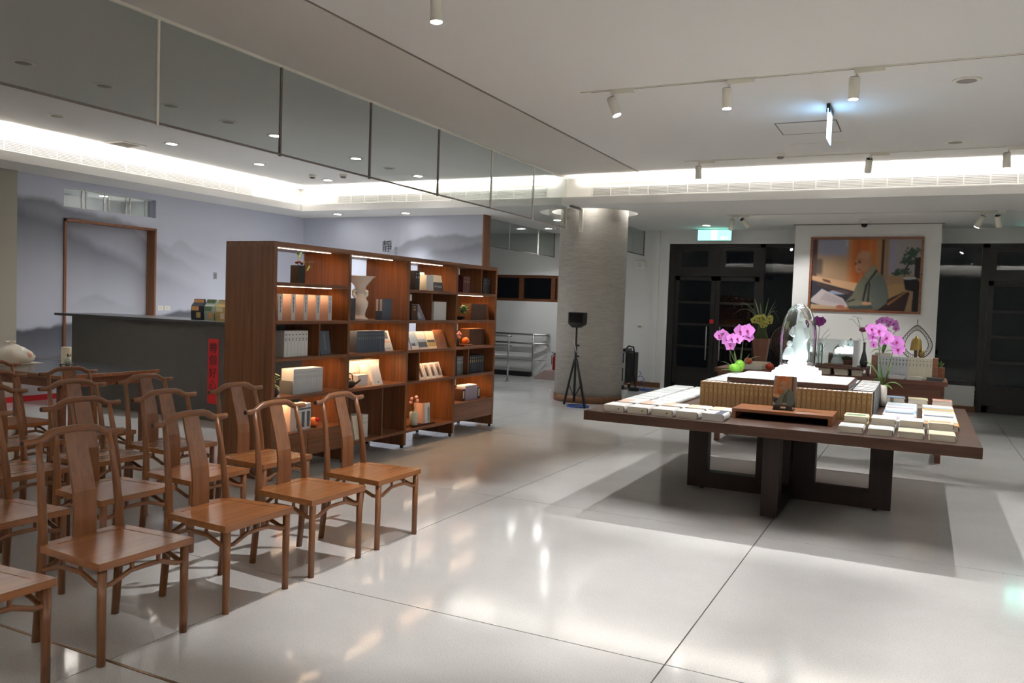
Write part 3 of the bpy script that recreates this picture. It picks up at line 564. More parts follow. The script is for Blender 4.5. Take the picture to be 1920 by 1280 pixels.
# ================================================================== CHAIRS
def make_chair():
    t = thing('dining_chair', 'x', 'chair', (0, 0, 0), 'rows of yoke-back wooden chairs')
    fl_x, bl_x = .225, -.225
    for sy in (-1, 1): MB().tube([(fl_x, sy * .213, 0), (fl_x, sy * .213, .42)], [.0175, .0195], 12).build('leg', M['chair'], t)
    for sy in (-1, 1): MB().tube([(-.232, sy * .20, 0), (-.21, sy * .198, .22), (-.198, sy * .196, .43), (-.205, sy * .192, .56), (-.235, sy * .183, .76), (-.264, sy * .176, .893)], [.0185, .0205, .022, .019, .0155, .013], 12).build('leg', M['chair'], t)
    # seat: mitred frame with a lowered panel
    fr = MB(); A = [(.246, -.243), (.246, .243), (-.216, .212), (-.216, -.212)]; B = [(.178, -.182), (.178, .182), (-.155, .158), (-.155, -.158)]
    for i in range(4):
        j = (i + 1) % 4; p = [A[i], A[j], B[j], B[i]]; fr.prism(p, 'z', .413, .445)
    fr.build('seat_frame', M['seat'], t); MB().prism([(.179, -.183), (.179, .183), (-.156, .159), (-.156, -.159)], 'z', .420, .4435).build('seat_panel', M['seat'], t)
    # humpback stretchers and struts
    def hump(p, q, zl, zh):
        p = Vector(p); q = Vector(q); pts = []
        for u, h in ((0, 0), (.10, 0), (.22, .55), (.32, 1), (.5, 1.05), (.68, 1), (.78, .55), (.90, 0), (1, 0)): pts.append(p.lerp(q, u) + Vector((0, 0, zl + (zh - zl) * h)))
        return pts
    for (a, b_) in (((fl_x, -.213, 0), (fl_x, .213, 0)), ((fl_x, -.213, 0), (-.20, -.197, 0)), ((fl_x, .213, 0), (-.20, .197, 0)), ((-.20, -.197, 0), (-.20, .197, 0))):
        sr = MB().tube(hump(a, b_, .338, .372), .0115, 8).build('stretcher', M['chair_h'], t)
        for u in (.34, .66):
            c = Vector(a).lerp(Vector(b_), u); MB().cyl((c.x, c.y, .375), (c.x, c.y, .42), .0095, n=8).build('strut', M['chair'], sr)
    # yoke crest rail
    pts = [(-.262, y, z) for y, z in ((-.252, .895), (-.205, .892), (-.172, .893), (-.148, .902), (-.122, .917), (-.095, .926), (0, .930), (.095, .926), (.122, .917), (.148, .902), (.172, .893), (.205, .892), (.252, .895))]
    pts = [(x - .014 * (1 - (y / .252) ** 2), y, z) for x, y, z in pts]
    cr = MB().tube(pts, [.0145, .0165, .017, .018, .0185, .019, .019, .019, .0185, .018, .017, .0165, .0145], 10).build('crest_rail', M['chair_h'], t)
    for sy in (-1, 1): MB().cyl((-.262, sy * .251, .893), (-.262, sy * .2535, .893), .0105, n=10).build('rail_cap', M['c_dark'], cr)
    # S-curved splat
    prof = [(-.188, .440), (-.186, .52), (-.187, .59), (-.194, .65), (-.210, .715), (-.231, .785), (-.252, .85), (-.270, .918)]
    b = MB(); vs = []; fs = []
    for i, (x, z) in enumerate(prof):
        w = .058 - .006 * i / 7
        for (dx, y) in ((.006, -w), (.006, w), (-.006, w), (-.006, -w)): vs.append((x + dx, y, z))
    for i in range(len(prof) - 1):
        a = i * 4
        for k in range(4): fs.append((a + k, a + (k + 1) % 4, a + 4 + (k + 1) % 4, a + 4 + k))
    fs += [(3, 2, 1, 0), tuple(range(28, 32))]
    b.add(vs, fs); b.build('back_splat', M['chair'], t)
    return t
ch = make_chair(); first = True
YC = {0: [1.83, 2.505, 3.19, 3.835, 4.455], 1: [1.9, 2.53, 3.20, 3.80, 4.42], 2: [1.9, 2.55, 3.20, 3.79, 4.395], 3: [None, None, 3.18, 3.79, 4.40], 4: [None, None, None, 3.74, 4.33]}
ROWN = ['front row', 'second row', 'third row', 'fourth row', 'back row']; SEATN = ['fifth from the bookcase end', 'fourth from the bookcase end', 'third from the bookcase end', 'second from the bookcase end', 'nearest the bookcase']
for r in range(5):
    for k, y in enumerate(YC[r]):
        if y is None or (r == 1 and k == 0) or (r == 2 and k < 1): continue
        lab = 'yoke-back wooden chair in the %s, %s' % (ROWN[r], SEATN[k])
        x = -3.24 - .91 * r; loc = (x, y, 0); rz = random.uniform(-.015, .015)
        if first: ch.location = loc; ch.rotation_euler = (0, 0, rz); ch['label'] = lab; first = False
        else: dup(ch, loc, (0, 0, rz), lab)

# ================================================================== BOOKCASE
BXF, BXB = -4.90, -5.45
bc = thing('bookcase', 'long open wooden bookcase with lit compartments behind the chairs', 'bookcase', (-5.175, 7.34, 0))
for i, y in enumerate((5.31, 6.32, 7.33, 8.34, 9.33)): MB().box(BXB, y, .03 if i else .0, BXF, y + .04, 2.0).build('upright', M['case_z'], bc, bevel=.0015)
for y in (6.34, 7.35, 8.36, 9.35):
    for x in (BXB + .05, BXF - .04): MB().lathe([(.018, 0), (.018, .03)], 12, (x, y, 0)).build('foot', M['black_matt'], bc)
MB().box(BXB, 5.31, 2.0, BXF, 9.37, 2.042).build('top_board', M['case_y'], bc, bevel=.0015)
BAY = [(5.35, 6.32), (6.36, 7.33), (7.37, 8.34), (8.38, 9.33)]; LV = [.19, .71, 1.05, 1.37, 1.70]
for i, (a, b_) in enumerate(BAY):
    for z in LV:
        if (i == 1 and z == 1.70) or (z == .19 and i in (0, 3)): continue
        MB().box(BXB, a, z - .03, BXF + .0, b_, z).build('shelf', M['case_y'], bc, bevel=.0012)
for (i, parts) in ((0, ((5.35, 5.79), (5.79, 6.32))), (3, ((8.38, 9.33),))):
    a, b_ = BAY[i]; MB().box(BXB, a, .355, BXF, b_, .38).build('shelf', M['case_y'], bc); MB().box(BXB, a, .15, BXF - .02, b_, .17).build('drawer_floor', M['case_y'], bc)
    for (p, q) in parts:
        d = MB().box(BXF - .022, p + .003, .16, BXF - .002, q - .003, .352).build('drawer', M['case_y'], bc, bevel=.001); MB().box(BXB + .03, p + .01, .172, BXF - .022, q - .01, .34).build('drawer_box', M['case_y'], d)
for (y, z0, z1) in ((5.92, 1.05, 1.34), (6.93, .19, .68), (7.82, 1.37, 1.67), (7.60, .71, 1.02), (8.96, 1.70, 2.0), (8.69, .71, 1.02)): MB().box(BXB, y - .009, z0, BXF - .005, y + .009, z1).build('divider', M['case_z'], bc)
for (a, b_, z0, z1) in ((5.35, 6.32, 1.37, 1.67), (6.36, 7.33, 1.05, 1.34), (7.37, 7.75, 1.05, 1.34), (7.61, 8.34, .71, 1.02), (7.37, 8.34, .19, .68), (8.38, 9.33, 1.37, 1.67), (8.38, 9.33, 1.05, 1.34), (8.38, 9.33, .38, .68)): MB().box(BXB + .002, a, z0, BXB + .02, b_, z1).build('back_panel', M['case_z'], bc)
for (a, b_, z) in ((5.37, 6.19, 2.0), (5.37, 6.21, 1.67), (5.37, 6.2, 1.02), (5.37, 6.2, .68), (6.38, 7.2, 2.0), (6.38, 7.2, 1.34), (6.38, 7.2, 1.02), (7.39, 8.2, 2.0), (7.39, 8.2, 1.34), (7.63, 8.2, 1.02), (7.39, 8.2, .68), (8.40, 9.2, 1.67), (8.40, 9.2, 1.34), (8.40, 9.2, .68)):
    ld = MB().box(-5.030, a, z - .0014, -5.002, b_, z - .0002).build('light_channel', M['case_y'], bc); MB().add([(-5.008, a + .01, z - .0048), (-5.016, a + .01, z - .0048), (-5.022, a + .01, z - .0014), (-5.008, a + .01, z - .0014), (-5.008, b_ - .01, z - .0048), (-5.016, b_ - .01, z - .0048), (-5.022, b_ - .01, z - .0014), (-5.008, b_ - .01, z - .0014)], [(1, 2, 6, 5)], 0).add([(-5.008, a + .01, z - .0048), (-5.016, a + .01, z - .0048), (-5.008, a + .01, z - .0014), (-5.008, b_ - .01, z - .0048), (-5.016, b_ - .01, z - .0048), (-5.008, b_ - .01, z - .0014)], [(0, 1, 4, 3), (2, 0, 3, 5)], 1).build('led_strip', [M['led'], M['led_face']], ld)

# ---- books for the shelves (spine toward +x)
_cache = {}
def vbook(y, t, d, h, z, cover, label, group=None, x=-4.97, pages='paper', lean=0, rz=0, marks=None, cat='book', name='book'):
    """upright book; y is its near side, t its thickness, x the spine face"""
    key = (round(t, 4), round(d, 3), round(h, 3), cover, pages, marks, name)
    loc = (x - d / 2, y + t / 2, z) if rz == 0 else (x, y, z)
    if key in _cache:
        r = dup(_cache[key], loc, (lean, 0, rz), label)
    else:
        r = thing(name, label, cat, (0, 0, 0)); _cache[key] = r; b = .0025
        c = MB(); c.box(-d / 2, -t / 2, 0, d / 2, -t / 2 + b, h); c.box(-d / 2, t / 2 - b, 0, d / 2, t / 2, h); c.box(d / 2 - b, -t / 2 + b, 0, d / 2, t / 2 - b, h); cv_ = c.build('cover', M[cover], r)
        MB().box(-d / 2 + .004, -t / 2 + b, .003, d / 2 - b, t / 2 - b, h - .004).build('pages', M[pages], r)
        if marks:
            m = MB(); w = t * .15
            if marks == 'white_spine':
                MB().box(d / 2, -t / 2 + .001, .001, d / 2 + .0005, t / 2 - .001, h - .001).build('spine_panel', M['c_white'], cv_)
                for (u, v) in ((.78, .90), (.62, .74), (.46, .60), (.30, .44)): m.box(d / 2 + .0005, -t * .1, h * u, d / 2 + .0009, t * .1, h * v)
                mm = 'c_grey'
            elif marks == 'label': m.box(d / 2, -t * .36, h * .42, d / 2 + .0006, t * .36, h * .97); mm = 'c_pink'
            elif marks == 'band': m.box(d / 2, -t / 2, h * .78, d / 2 + .0006, t / 2, h * .84); m.box(d / 2, -t * .3, h * .1, d / 2 + .0006, t * .3, h * .70); mm = 'c_slate'
            else:
                for k, (u, v) in enumerate(((.83, .88), (.70, .73), (.655, .685), (.61, .64))): m.box(d / 2, -w, h * u, d / 2 + .0006, w, h * v)
                mm = marks
            m.build('spine_print', M[mm], cv_)['kind'] = 'stuff'
        r.location = loc; r.rotation_euler = (lean, 0, rz)
    if group: r['group'] = group
    elif 'group' in r: del r['group']
    return r
def vset(y0, y1, n_, d, h, z, cover, label, group, **k):
    t = (y1 - y0) / n_
    for i in range(n_): vbook(y0 + i * t + .0012, t - .0024, d, h, z, cover, label + ', %s from the left' % ORD[i], group, **k)
def facing(y0, y1, z, h, lean, x, cover, label, pic=None, thick=.018, cat='book', name='book'):
    """a book or card leaning back on the shelf with its front cover toward +x; lean is how far the top goes back"""
    w = y1 - y0; t = thing(name, label, cat, (x, (y0 + y1) / 2, z)); a = math.atan2(lean, h)
    t.rotation_euler = (0, -a, 0)
    c = MB(); c.box(-.002, -w / 2, 0, 0, w / 2, h); c.box(-thick, -w / 2, 0, -thick + .002, w / 2, h); c.box(-thick + .002, -w / 2, 0, -.002, -w / 2 + .002, h)
    def bl(mb, nm, m):
        o = bpy.data.objects.new(nm, mb.mesh(nm, m)); COL.objects.link(o); o.parent = t; return o
    cv_ = bl(c, 'cover', M[cover]); bl(MB().box(-thick + .002, -w / 2 + .002, .003, -.002, w / 2 - .003, h - .003), 'pages', M['paper_w'])
    for (u0, v0, u1, v1, m) in (pic or ()): bl(MB().box(0, -w / 2 + u0 * w, v0 * h, .0007, -w / 2 + u1 * w, v1 * h), 'cover_print', M[m]).parent = cv_
    return t
# bay nearest the chairs
t = thing('square_vase', 'dark square vase with a sprig of dark red flowers, top shelf of the bookcase', 'vase', (-5.015, 5.735, 1.70))
b = MB(); b.box(-5.06, 5.69, 1.70, -4.97, 5.70, 1.86); b.box(-5.06, 5.77, 1.70, -4.97, 5.78, 1.86); b.box(-5.06, 5.70, 1.70, -5.05, 5.77, 1.86); b.box(-4.98, 5.70, 1.70, -4.97, 5.77, 1.86); b.box(-5.05, 5.70, 1.70, -4.98, 5.77, 1.72); b.build('body', M['iron'], t)
MB().tube([(-5.01, 5.73, 1.73), (-5.0, 5.72, 1.88), (-5.0, 5.725, 1.98)], .003, 6).build('stem', M['stem'], t); MB().tube([(-5.01, 5.74, 1.76), (-4.99, 5.80, 1.90), (-4.98, 5.86, 1.88)], .002, 6).build('stem', M['stem'], t)
for (y, z) in ((5.70, 1.885), (5.735, 1.895), (5.77, 1.88)): MB().ball((-5.0, y, z), (.014, .017, .014), 8, 6).build('bloom', M['c_maroon'], t)
for (p, q) in (((-5, 5.725, 1.93), (-4.99, 5.75, 1.95)), ((-5, 5.72, 1.95), (-4.99, 5.70, 1.975)), ((-4.98, 5.83, 1.90), (-4.97, 5.90, 1.90)), ((-4.98, 5.84, 1.885), (-4.97, 5.87, 1.84)), ((-5, 5.72, 1.92), (-4.99, 5.75, 1.985)), ((-4.98, 5.85, 1.87), (-4.97, 5.80, 1.81))): MB().leaf(p, q, .02).build('leaf', M['leaf'], t)
for i, (a, b_) in enumerate(((5.445, 5.50), (5.61, 5.665), (5.772, 5.825), (5.94, 5.995), (6.11, 6.16))):
    vbook(a, .055, .16, .232, 1.37, 'c_rose', 'dusty pink boxed book on the second shelf, %s from the left' % ORD[i], 'pink boxed books', marks='white_spine')
    sp = MB().box(-.0006, -.0265, .002, .0006, .0265, .231)
vset(5.53, 5.84, 7, .13, .228, 1.05, 'c_white', 'white volume of the seven-volume set, third shelf', 'white seven-volume set', marks='c_charcoal', pages='paper_w')
MB().box(-5.42, 5.74, 1.05, -5.30, 5.90, 1.335); tag(MB().box(-5.42, 5.76, 1.05, -5.30, 5.905, 1.31).build('slipcase', M['c_grey']), 'grey slipcase standing behind the white seven-volume set', 'slipcase')
facing(6.03, 6.18, 1.05, .222, .03, -4.98, 'c_slate', 'slate blue book standing face out beside the shelf divider', ((.38, .2, .62, .9, 'c_grey'),))
vset(5.66, 6.06, 18, .14, .225, .71, 'c_pale', 'pale grey-green volume of the long lit set', 'pale grey-green volumes', marks='c_sage')
be = thing('bookend', 'grey metal bookend at the left of the pale volumes', 'bookend', (-5.04, 5.652, .71)); MB().box(-5.12, 5.648, .71, -4.975, 5.652, .83).build('upright_plate', M['c_grey'], be); MB().box(-5.12, 5.652, .71, -4.975, 5.69, .7115).build('foot_plate', M['c_grey'], be)
pp = thing('potted_plant', 'small leafy plant in a round black pot at the end of the lit fourth shelf', 'plant', (-4.98, 5.425, .71)); MB().lathe([(.022, 0), (.04, .02), (.045, .045), (.03, .075), (.022, .08)], 16, (-4.98, 5.425, .71)).build('pot', M['iron'], pp)
MB().tube([(-4.98, 5.425, .78), (-4.975, 5.43, .87)], .003, 6).build('stem', M['stem'], pp)
for k in range(9):
    a = k * 2.4; z = .82 + .012 * k; MB().leaf((-4.978, 5.43, z), (-4.978 + .06 * math.cos(a), 5.43 + .06 * math.sin(a), z + (.02 if k % 2 else -.025)), .026).build('leaf', M['leaf'], pp)
vbook(5.63, .06, .14, .235, .38, 'c_pink', 'pale pink book left of the blue volumes on the lowest lit shelf')
vset(5.695, 5.905, 3, .14, .235, .38, 'c_white', 'white volume with slate blue spine, lowest lit shelf', 'three blue and white volumes', marks='band')
t = thing('persimmon', 'round orange fruit on the lowest shelf beside the blue volumes', 'fruit', (-5.0, 5.975, .38)); MB().ball((-5.0, 5.975, .43), (.05, .05, .045), 14, 10).build('flesh', M['orange'], t); MB().ball((-4.962, 5.985, .45), (.02, .03, .025), 10, 8).build('red_calyx', M['red_paper'], t); MB().lathe([(.035, 0), (.03, .01), (.02, .012)], 12, (-5.0, 5.975, .376)).build('stand', M['iron'], t)
# second bay
t = thing('tall_vase', 'tall white vase with flared mouth and animal handles', 'vase', (-5.08, 6.74, 1.37)); c0 = (-5.08, 6.74, 1.37)
MB().lathe([(.085, 0), (.09, .012), (.062, .03), (.05, .05), (.062, .09), (.08, .14), (.083, .18), (.062, .215), (.047, .235), (.046, .28), (.056, .33), (.085, .38), (.12, .42), (.15, .437), (.154, .442), (.14, .438), (.06, .34), (.045, .26)], 32, c0).build('body', M['ceramic'], t)
for s_ in (-1, 1):
    h = MB(); y = c0[1] + s_ * .07; h.tube([(c0[0], c0[1] + s_ * .052, 1.66), (c0[0], y + s_ * .03, 1.655), (c0[0], y + s_ * .04, 1.63), (c0[0], y + s_ * .01, 1.60), (c0[0], c0[1] + s_ * .055, 1.585)], [.012, .016, .02, .017, .011], 8); h.ball((c0[0], y + s_ * .035, 1.655), (.018, .026, .02), 10, 8); h.tube([(c0[0], y + s_ * .02, 1.665), (c0[0], y + s_ * .01, 1.70)], [.009, .003], 6); h.build('handle', M['ceramic'], t)
vbook(6.455, .07, .14, .215, 1.37, 'c_charcoal', 'dark green-grey book left of the white vase')
for i in range(2): vbook(7.07, .042, .165, .222, 1.37, 'c_slate', 'slate book with white spine label beside the tall vase, %s one' % ('front' if i == 0 else 'rear'), 'slate books with labels', x=-5.0 - i * .046, rz=-PI / 2, marks='label')
vset(6.56, 7.03, 15, .115, .212, 1.05, 'c_slate', 'slate grey volume of the fifteen-volume set', 'slate fifteen-volume set', marks='c_steelgrey')
facing(7.06, 7.20, 1.05, .222, .085, -4.975, 'c_pale', 'pale cover with a small picture leaning beside the slate set', ((.1, .60, .75, .92, 'c_slate'), (.1, .40, .8, .5, 'c_coral'), (.1, .1, .7, .14, 'c_steelgrey')))
vset(6.62, 7.22, 12, .14, .235, .71, 'c_white', 'tall white volume behind the teapot and leaning covers', 'white volumes at the back', x=-5.17, pages='paper_w')
tp = thing('teapot', 'black iron teapot with arched handle on the second bay shelf', 'teapot', (-5.0, 6.505, .71)); MB().lathe([(.03, 0), (.055, .02), (.06, .045), (.04, .07), (.018, .075), (.01, .09), (1e-4, .092)], 18, (-5.0, 6.505, .71)).build('body', M['iron'], tp)
MB().tube([(-5.0, 6.46, .77), (-5.0, 6.47, .83), (-5.0, 6.505, .85), (-5.0, 6.54, .83), (-5.0, 6.55, .77)], .006, 8).build('handle', M['iron'], tp); MB().tube([(-4.96, 6.54, .745), (-4.94, 6.57, .77), (-4.93, 6.585, .785)], [.013, .009, .007], 8).build('spout', M['iron'], tp)
tag(MB().box(-5.11, 6.63, .71, -5.0, 6.80, .82).build('paper_block', M['paper_w'], bevel=.001), 'low white block beside the teapot in the second bay', 'box')
facing(6.76, 6.87, .71, .225, .10, -5.0, 'c_pink', 'pale pink cover leaning behind the pale grey one in the second bay')
facing(6.85, 7.0, .71, .228, .075, -4.955, 'c_pale', 'pale grey cover leaning in front in the second bay', ((.45, .1, .6, .15, 'c_charcoal'),))
facing(6.55, 6.68, .19, .235, .05, -4.95, 'c_ivory', 'ivory cover leaning at the left of the bottom compartment', ((.35, .2, .45, .9, 'c_pink'),))
vset(6.69, 6.78, 3, .15, .228, .19, 'c_white', 'white volume behind the leaning ivory cover', 'bottom white volumes', marks='c_steelgrey')
# third bay
vset(7.565, 7.66, 2, .15, .21, 1.70, 'c_dark', 'black volume with white spine title, top shelf', 'two black titled volumes', marks='c_white')
facing(7.68, 7.90, 1.70, .205, .02, -5.05, 'c_ivory', 'ivory cover with a dark plum branch on the top shelf', ((.12, .25, .2, .5, 'c_brown'), (.2, .45, .3, .65, 'c_maroon'), (.3, .6, .42, .8, 'c_brown')))
vbook(7.80, .14, .10, .175, 1.70, 'c_cyan', 'pale green thick book in front of the ivory cover'); facing(7.955, 8.16, 1.70, .185, .04, -4.965, 'c_ivory', 'cover with a black and white landscape on the top shelf', ((0, 0, 1, .56, 'c_charcoal'), (.1, .22, .9, .36, 'c_pale')))
vbook(7.515, .12, .12, .17, 1.37, 'c_brown', 'brown patterned book with cream label in the unlit third bay cell', marks='c_gold'); facing(7.66, 7.80, 1.37, .2, .11, -4.965, 'c_lilac', 'glossy grey wrapped book leaning in the unlit third bay cell', ((.1, .1, .5, .5, 'c_pale'),))
vset(7.97, 8.24, 4, .14, .21, 1.37, 'c_white', 'white book right of the divider, third bay', 'white books by the divider', pages='paper_w')
for i, (a, b_, cv, p) in enumerate(((7.50, 7.64, 'c_sky', ((0, 0, 1, .2, 'c_pale'), (.1, .2, .6, .34, 'c_slate'))), (7.65, 7.82, 'c_pale', ((0, .1, 1, .4, 'c_slate'), (0, .4, 1, .55, 'c_sky'))), (7.83, 8.01, 'c_ivory', ((.05, .12, .95, .48, 'c_gold'), (.05, .36, .95, .5, 'c_slate'))))):
    facing(a + .03, b_ + .03, 1.05, .205, .075, -4.955, cv, 'cover with a landscape photo leaning in the lit third bay, %s from the left' % ORD[i], p)
ez = thing('display_easel', 'plain wooden display easel right of the leaning landscape covers', 'easel', (-4.98, 8.15, 1.05)); MB().prism([(-.03, 0), (-.01, 0), (-.10, .205), (-.115, .205)], 'y', -.11, .11)
q = MB(); q.prism([(-4.95, 1.05), (-4.965, 1.05), (-5.04, 1.255), (-5.03, 1.255)], 'y', 8.04, 8.27); q.build('panel', M['bench'], ez); MB().prism([(-5.05, 1.05), (-5.06, 1.05), (-5.035, 1.24), (-5.028, 1.24)], 'y', 8.10, 8.20).build('prop', M['bench'], ez)
for i in range(4): facing(7.72 + i * .125, 7.83 + i * .125, .71, .182, .07, -4.965, 'c_white', 'small white framed photo card on the lit third bay shelf, %s from the left' % ORD[i], ((.16, .12, .84, .9, 'c_rose'), (.3, .15, .6, .7, 'c_dark')), thick=.012, name='photo_card', cat='photo card')
tr = thing('tray', 'thin dark wooden tray on the bottom shelf of the third bay', 'tray', (-5.0, 7.79, .19)); MB().box(-5.06, 7.57, .19, -4.94, 8.02, .198).build('base', M['table'], tr, bevel=.002); MB().box(-4.945, 7.57, .198, -4.94, 8.02, .206).build('rim', M['table'], tr)
t = thing('glass_bottle', 'green-grey glass bottle with pink blossom on the bottom tray', 'bottle', (-4.99, 7.645, .206)); MB().lathe([(.045, 0), (.047, .01), (.047, .14), (.035, .15), (.03, .152)], 20, (-4.99, 7.645, .206)).build('body', M['celadon'], t); MB().lathe([(.03, .152), (.034, .19), (.036, .20)], 16, (-4.99, 7.645, .206)).build('neck', M['clear'], t)
for (dy, dz) in ((-.06, .30), (.03, .31), (.055, .27), (-.075, .26)):
    MB().tube([(-4.99, 7.645, .37), (-4.985, 7.645 + dy * .6, .206 + dz * .8), (-4.98, 7.645 + dy, .206 + dz)], .002, 5).build('twig', M['stem'], t); MB().ball((-4.98, 7.645 + dy, .206 + dz), (.018, .02, .018), 8, 6).build('bloom', M['petal_pink'], t)
vbook(7.80, .03, .12, .225, .206, 'c_coral', 'thin coral spined book on the bottom tray'); facing(7.845, 7.95, .206, .225, .012, -4.962, 'c_white', 'white cover with a grey tree on the bottom tray', ((.5, .05, .95, .75, 'c_sage'), (.6, .3, .85, .8, 'c_steelgrey')))
# fourth bay
vset(8.615, 8.775, 4, .15, .2, 1.70, 'c_maroon', 'dark red volume on the end bay top shelf', 'dark red volumes', marks='c_gold'); vset(9.12, 9.31, 5, .15, .2, 1.70, 'c_dark', 'black volume on the end bay top shelf', 'black end-bay volumes', marks='c_grey')
t = thing('bowl_plant', 'leafy plant growing from a dark boat-shaped bowl in the end bay', 'plant', (-5.0, 8.62, 1.37)); MB().lathe([(.03, 0), (.05, .01), (.10, .042), (.105, .045), (.09, .04), (.03, .012)], 20, (-5.0, 8.62, 1.37), sx=.6).build('bowl', M['iron'], t); MB().ball((-4.99, 8.66, 1.50), (.045, .05, .05), 10, 8).build('foliage', M['leaf_dark'], t)
for (y1, z1) in ((8.55, 1.55), (8.57, 1.48), (8.63, 1.57), (8.66, 1.55)): MB().tube([(-5.0, 8.62, 1.40), (-4.99, (8.62 + y1) / 2 + .01, 1.47), (-4.985, y1, z1)], .003, 6).build('stem', M['leaf_blade'], t)
for k in range(8):
    a = k * .8; MB().leaf((-4.97, 8.66, 1.50), (-4.97 + .03, 8.66 + .06 * math.cos(a), 1.50 + .06 * math.sin(a)), .04).build('leaf', M['leaf'], t)
vset(8.84, 9.22, 8, .13, .2, 1.37, 'c_brown', 'brown volume of the slanted set beside the bowl plant', 'brown boxed set', marks='c_dark'); tag(MB().prism([(9.222, 1.37), (9.32, 1.37), (9.245, 1.572), (9.222, 1.572)], 'x', -5.1, -4.97).build('slanted_bookend', M['case_z']), 'slanted dark wooden bookend right of the brown boxed set', 'bookend')
t = thing('bud_vase', 'dark bud vase with pink blossoms in the end bay', 'vase', (-5.0, 8.58, 1.05)); MB().lathe([(.02, 0), (.024, .03), (.015, .07), (.012, .09)], 14, (-5.0, 8.58, 1.05)).build('body', M['iron'], t)
for (dy, z) in ((-.03, 1.20), (0, 1.22), (.03, 1.20), (.02, 1.16), (-.01, 1.17)): MB().tube([(-5, 8.58, 1.13), (-4.99, 8.58 + dy, z)], .0018, 5).build('twig', M['stem'], t); MB().ball((-4.985, 8.58 + dy, z), .016, 8, 6).build('bloom', M['petal_pink'], t)
sd = thing('wood_stand', 'low reddish wooden stand under the orange in the end bay', 'stand', (-4.99, 8.73, 1.05)); MB().box(-5.05, 8.62, 1.062, -4.93, 8.84, 1.074).build('top', M['bench'], sd)
for y in (8.64, 8.80): MB().box(-5.04, y, 1.05, -4.94, y + .02, 1.062).build('foot', M['bench'], sd)
t = thing('orange', 'orange on the low wooden stand in the end bay', 'fruit', (-4.985, 8.745, 1.074)); MB().ball((-4.985, 8.745, 1.116), (.046, .05, .042), 14, 10).build('flesh', M['orange'], t); MB().lathe([(.008, 0), (.004, .004)], 8, (-4.985, 8.745, 1.157)).build('stem_end', M['stem'], t)
vset(8.86, 9.25, 9, .13, .2, 1.05, 'c_brown', 'dark brown volume behind the orange, end bay', 'dark brown volumes', marks='c_maroon', x=-5.0)
t = MB(); pts = [(-.0, 0)]; t.prism([(8.855, 1.2515), (9.20, 1.2515), (9.25, 1.253), (9.245, 1.258), (9.2, 1.262), (8.855, 1.262)], 'x', -5.13, -5.0); tag(t.build('thin_board', M['bench']), 'thin reddish board lying on the dark brown volumes', 'board')
vset(8.53, 8.675, 4, .14, .22, .71, 'c_grey', 'grey volume left of the divider, end bay', 'grey end-bay volumes', marks='c_pale'); vset(8.83, 9.20, 7, .14, .22, .71, 'c_navy', 'navy volume with gold spine print, end bay', 'navy volumes', marks='c_gold')
vset(8.755, 9.06, 7, .13, .165, .38, 'c_lilac', 'lilac grey volume between patterned bookends', 'lilac volumes', pages='paper_w')
for i, y in enumerate((8.675, 9.062)): k = thing('bookend', 'brown bookend with a cream emblem, %s of the lilac volumes' % ('left' if i == 0 else 'right'), 'bookend', (-5.03, y + .038, .38)); MB().box(-5.1, y, .38, -4.97, y + .075, .525).build('block', M['c_brown'], k); MB().box(-4.97, y + .02, .41, -4.969, y + .055, .50).build('emblem', M['c_yellow'], k)
tag(MB().box(-5.10, 8.76, .547, -4.975, 9.05, .562).build('paper_stack', M['paper_w']), 'white papers lying on top of the lilac volumes', 'papers')
for i, (y, z, w) in enumerate(((7.415, 1.66, 'third bay second cell'), (8.42, 1.99, 'end bay top cell'), (8.42, 1.33, 'end bay third cell'), (8.41, .675, 'end bay bottom cell'))):
    k = thing('shelf_tag', 'small white paper tag hanging in the %s' % w, 'tag', (-4.935, y + .02, z - .08)); MB().box(-4.936, y, z - .08, -4.935, y + .045, z - .012 ).build('card', M['paper_w'], k); MB().box(-4.936, y + .02, z - .012, -4.935, y + .024, z + .0).build('string', M['paper'], k)

# ================================================================== COUNTER, LEFT TABLE
cn = thing('service_counter', 'grey service counter with overhanging dark top behind the bookcase', 'counter', (-8.2, 7.8, 0))
MB().box(-10.5, 7.45, 0, -5.9, 8.1, 1.21).build('body', M['counter'], cn, bevel=.002); MB().box(-10.78, 7.38, 1.21, -5.9, 8.2, 1.242).build('counter_top', M['counter_top'], cn, bevel=.003)
cp = thing('red_couplet', 'red paper couplet with black calligraphy on the grey counter front', 'couplet', (-7.82, 7.446, .22)); MB().box(-7.912, 7.446, .22, -7.735, 7.449, 1.025).build('paper_strip', M['red_paper'], cp)
for i, chx in enumerate('轉個好心'): text(chx, .135, M['ink'], cp, (-7.825, 7.4445, .905 - i * .155), (PI / 2, 0, 0), 'calligraphy')
tag(MB().box(-7.642, 7.446, .22, -7.465, 7.449, 1.025).build('red_couplet', M['red_paper']), 'second red paper couplet mostly hidden by the bookcase end', 'couplet')
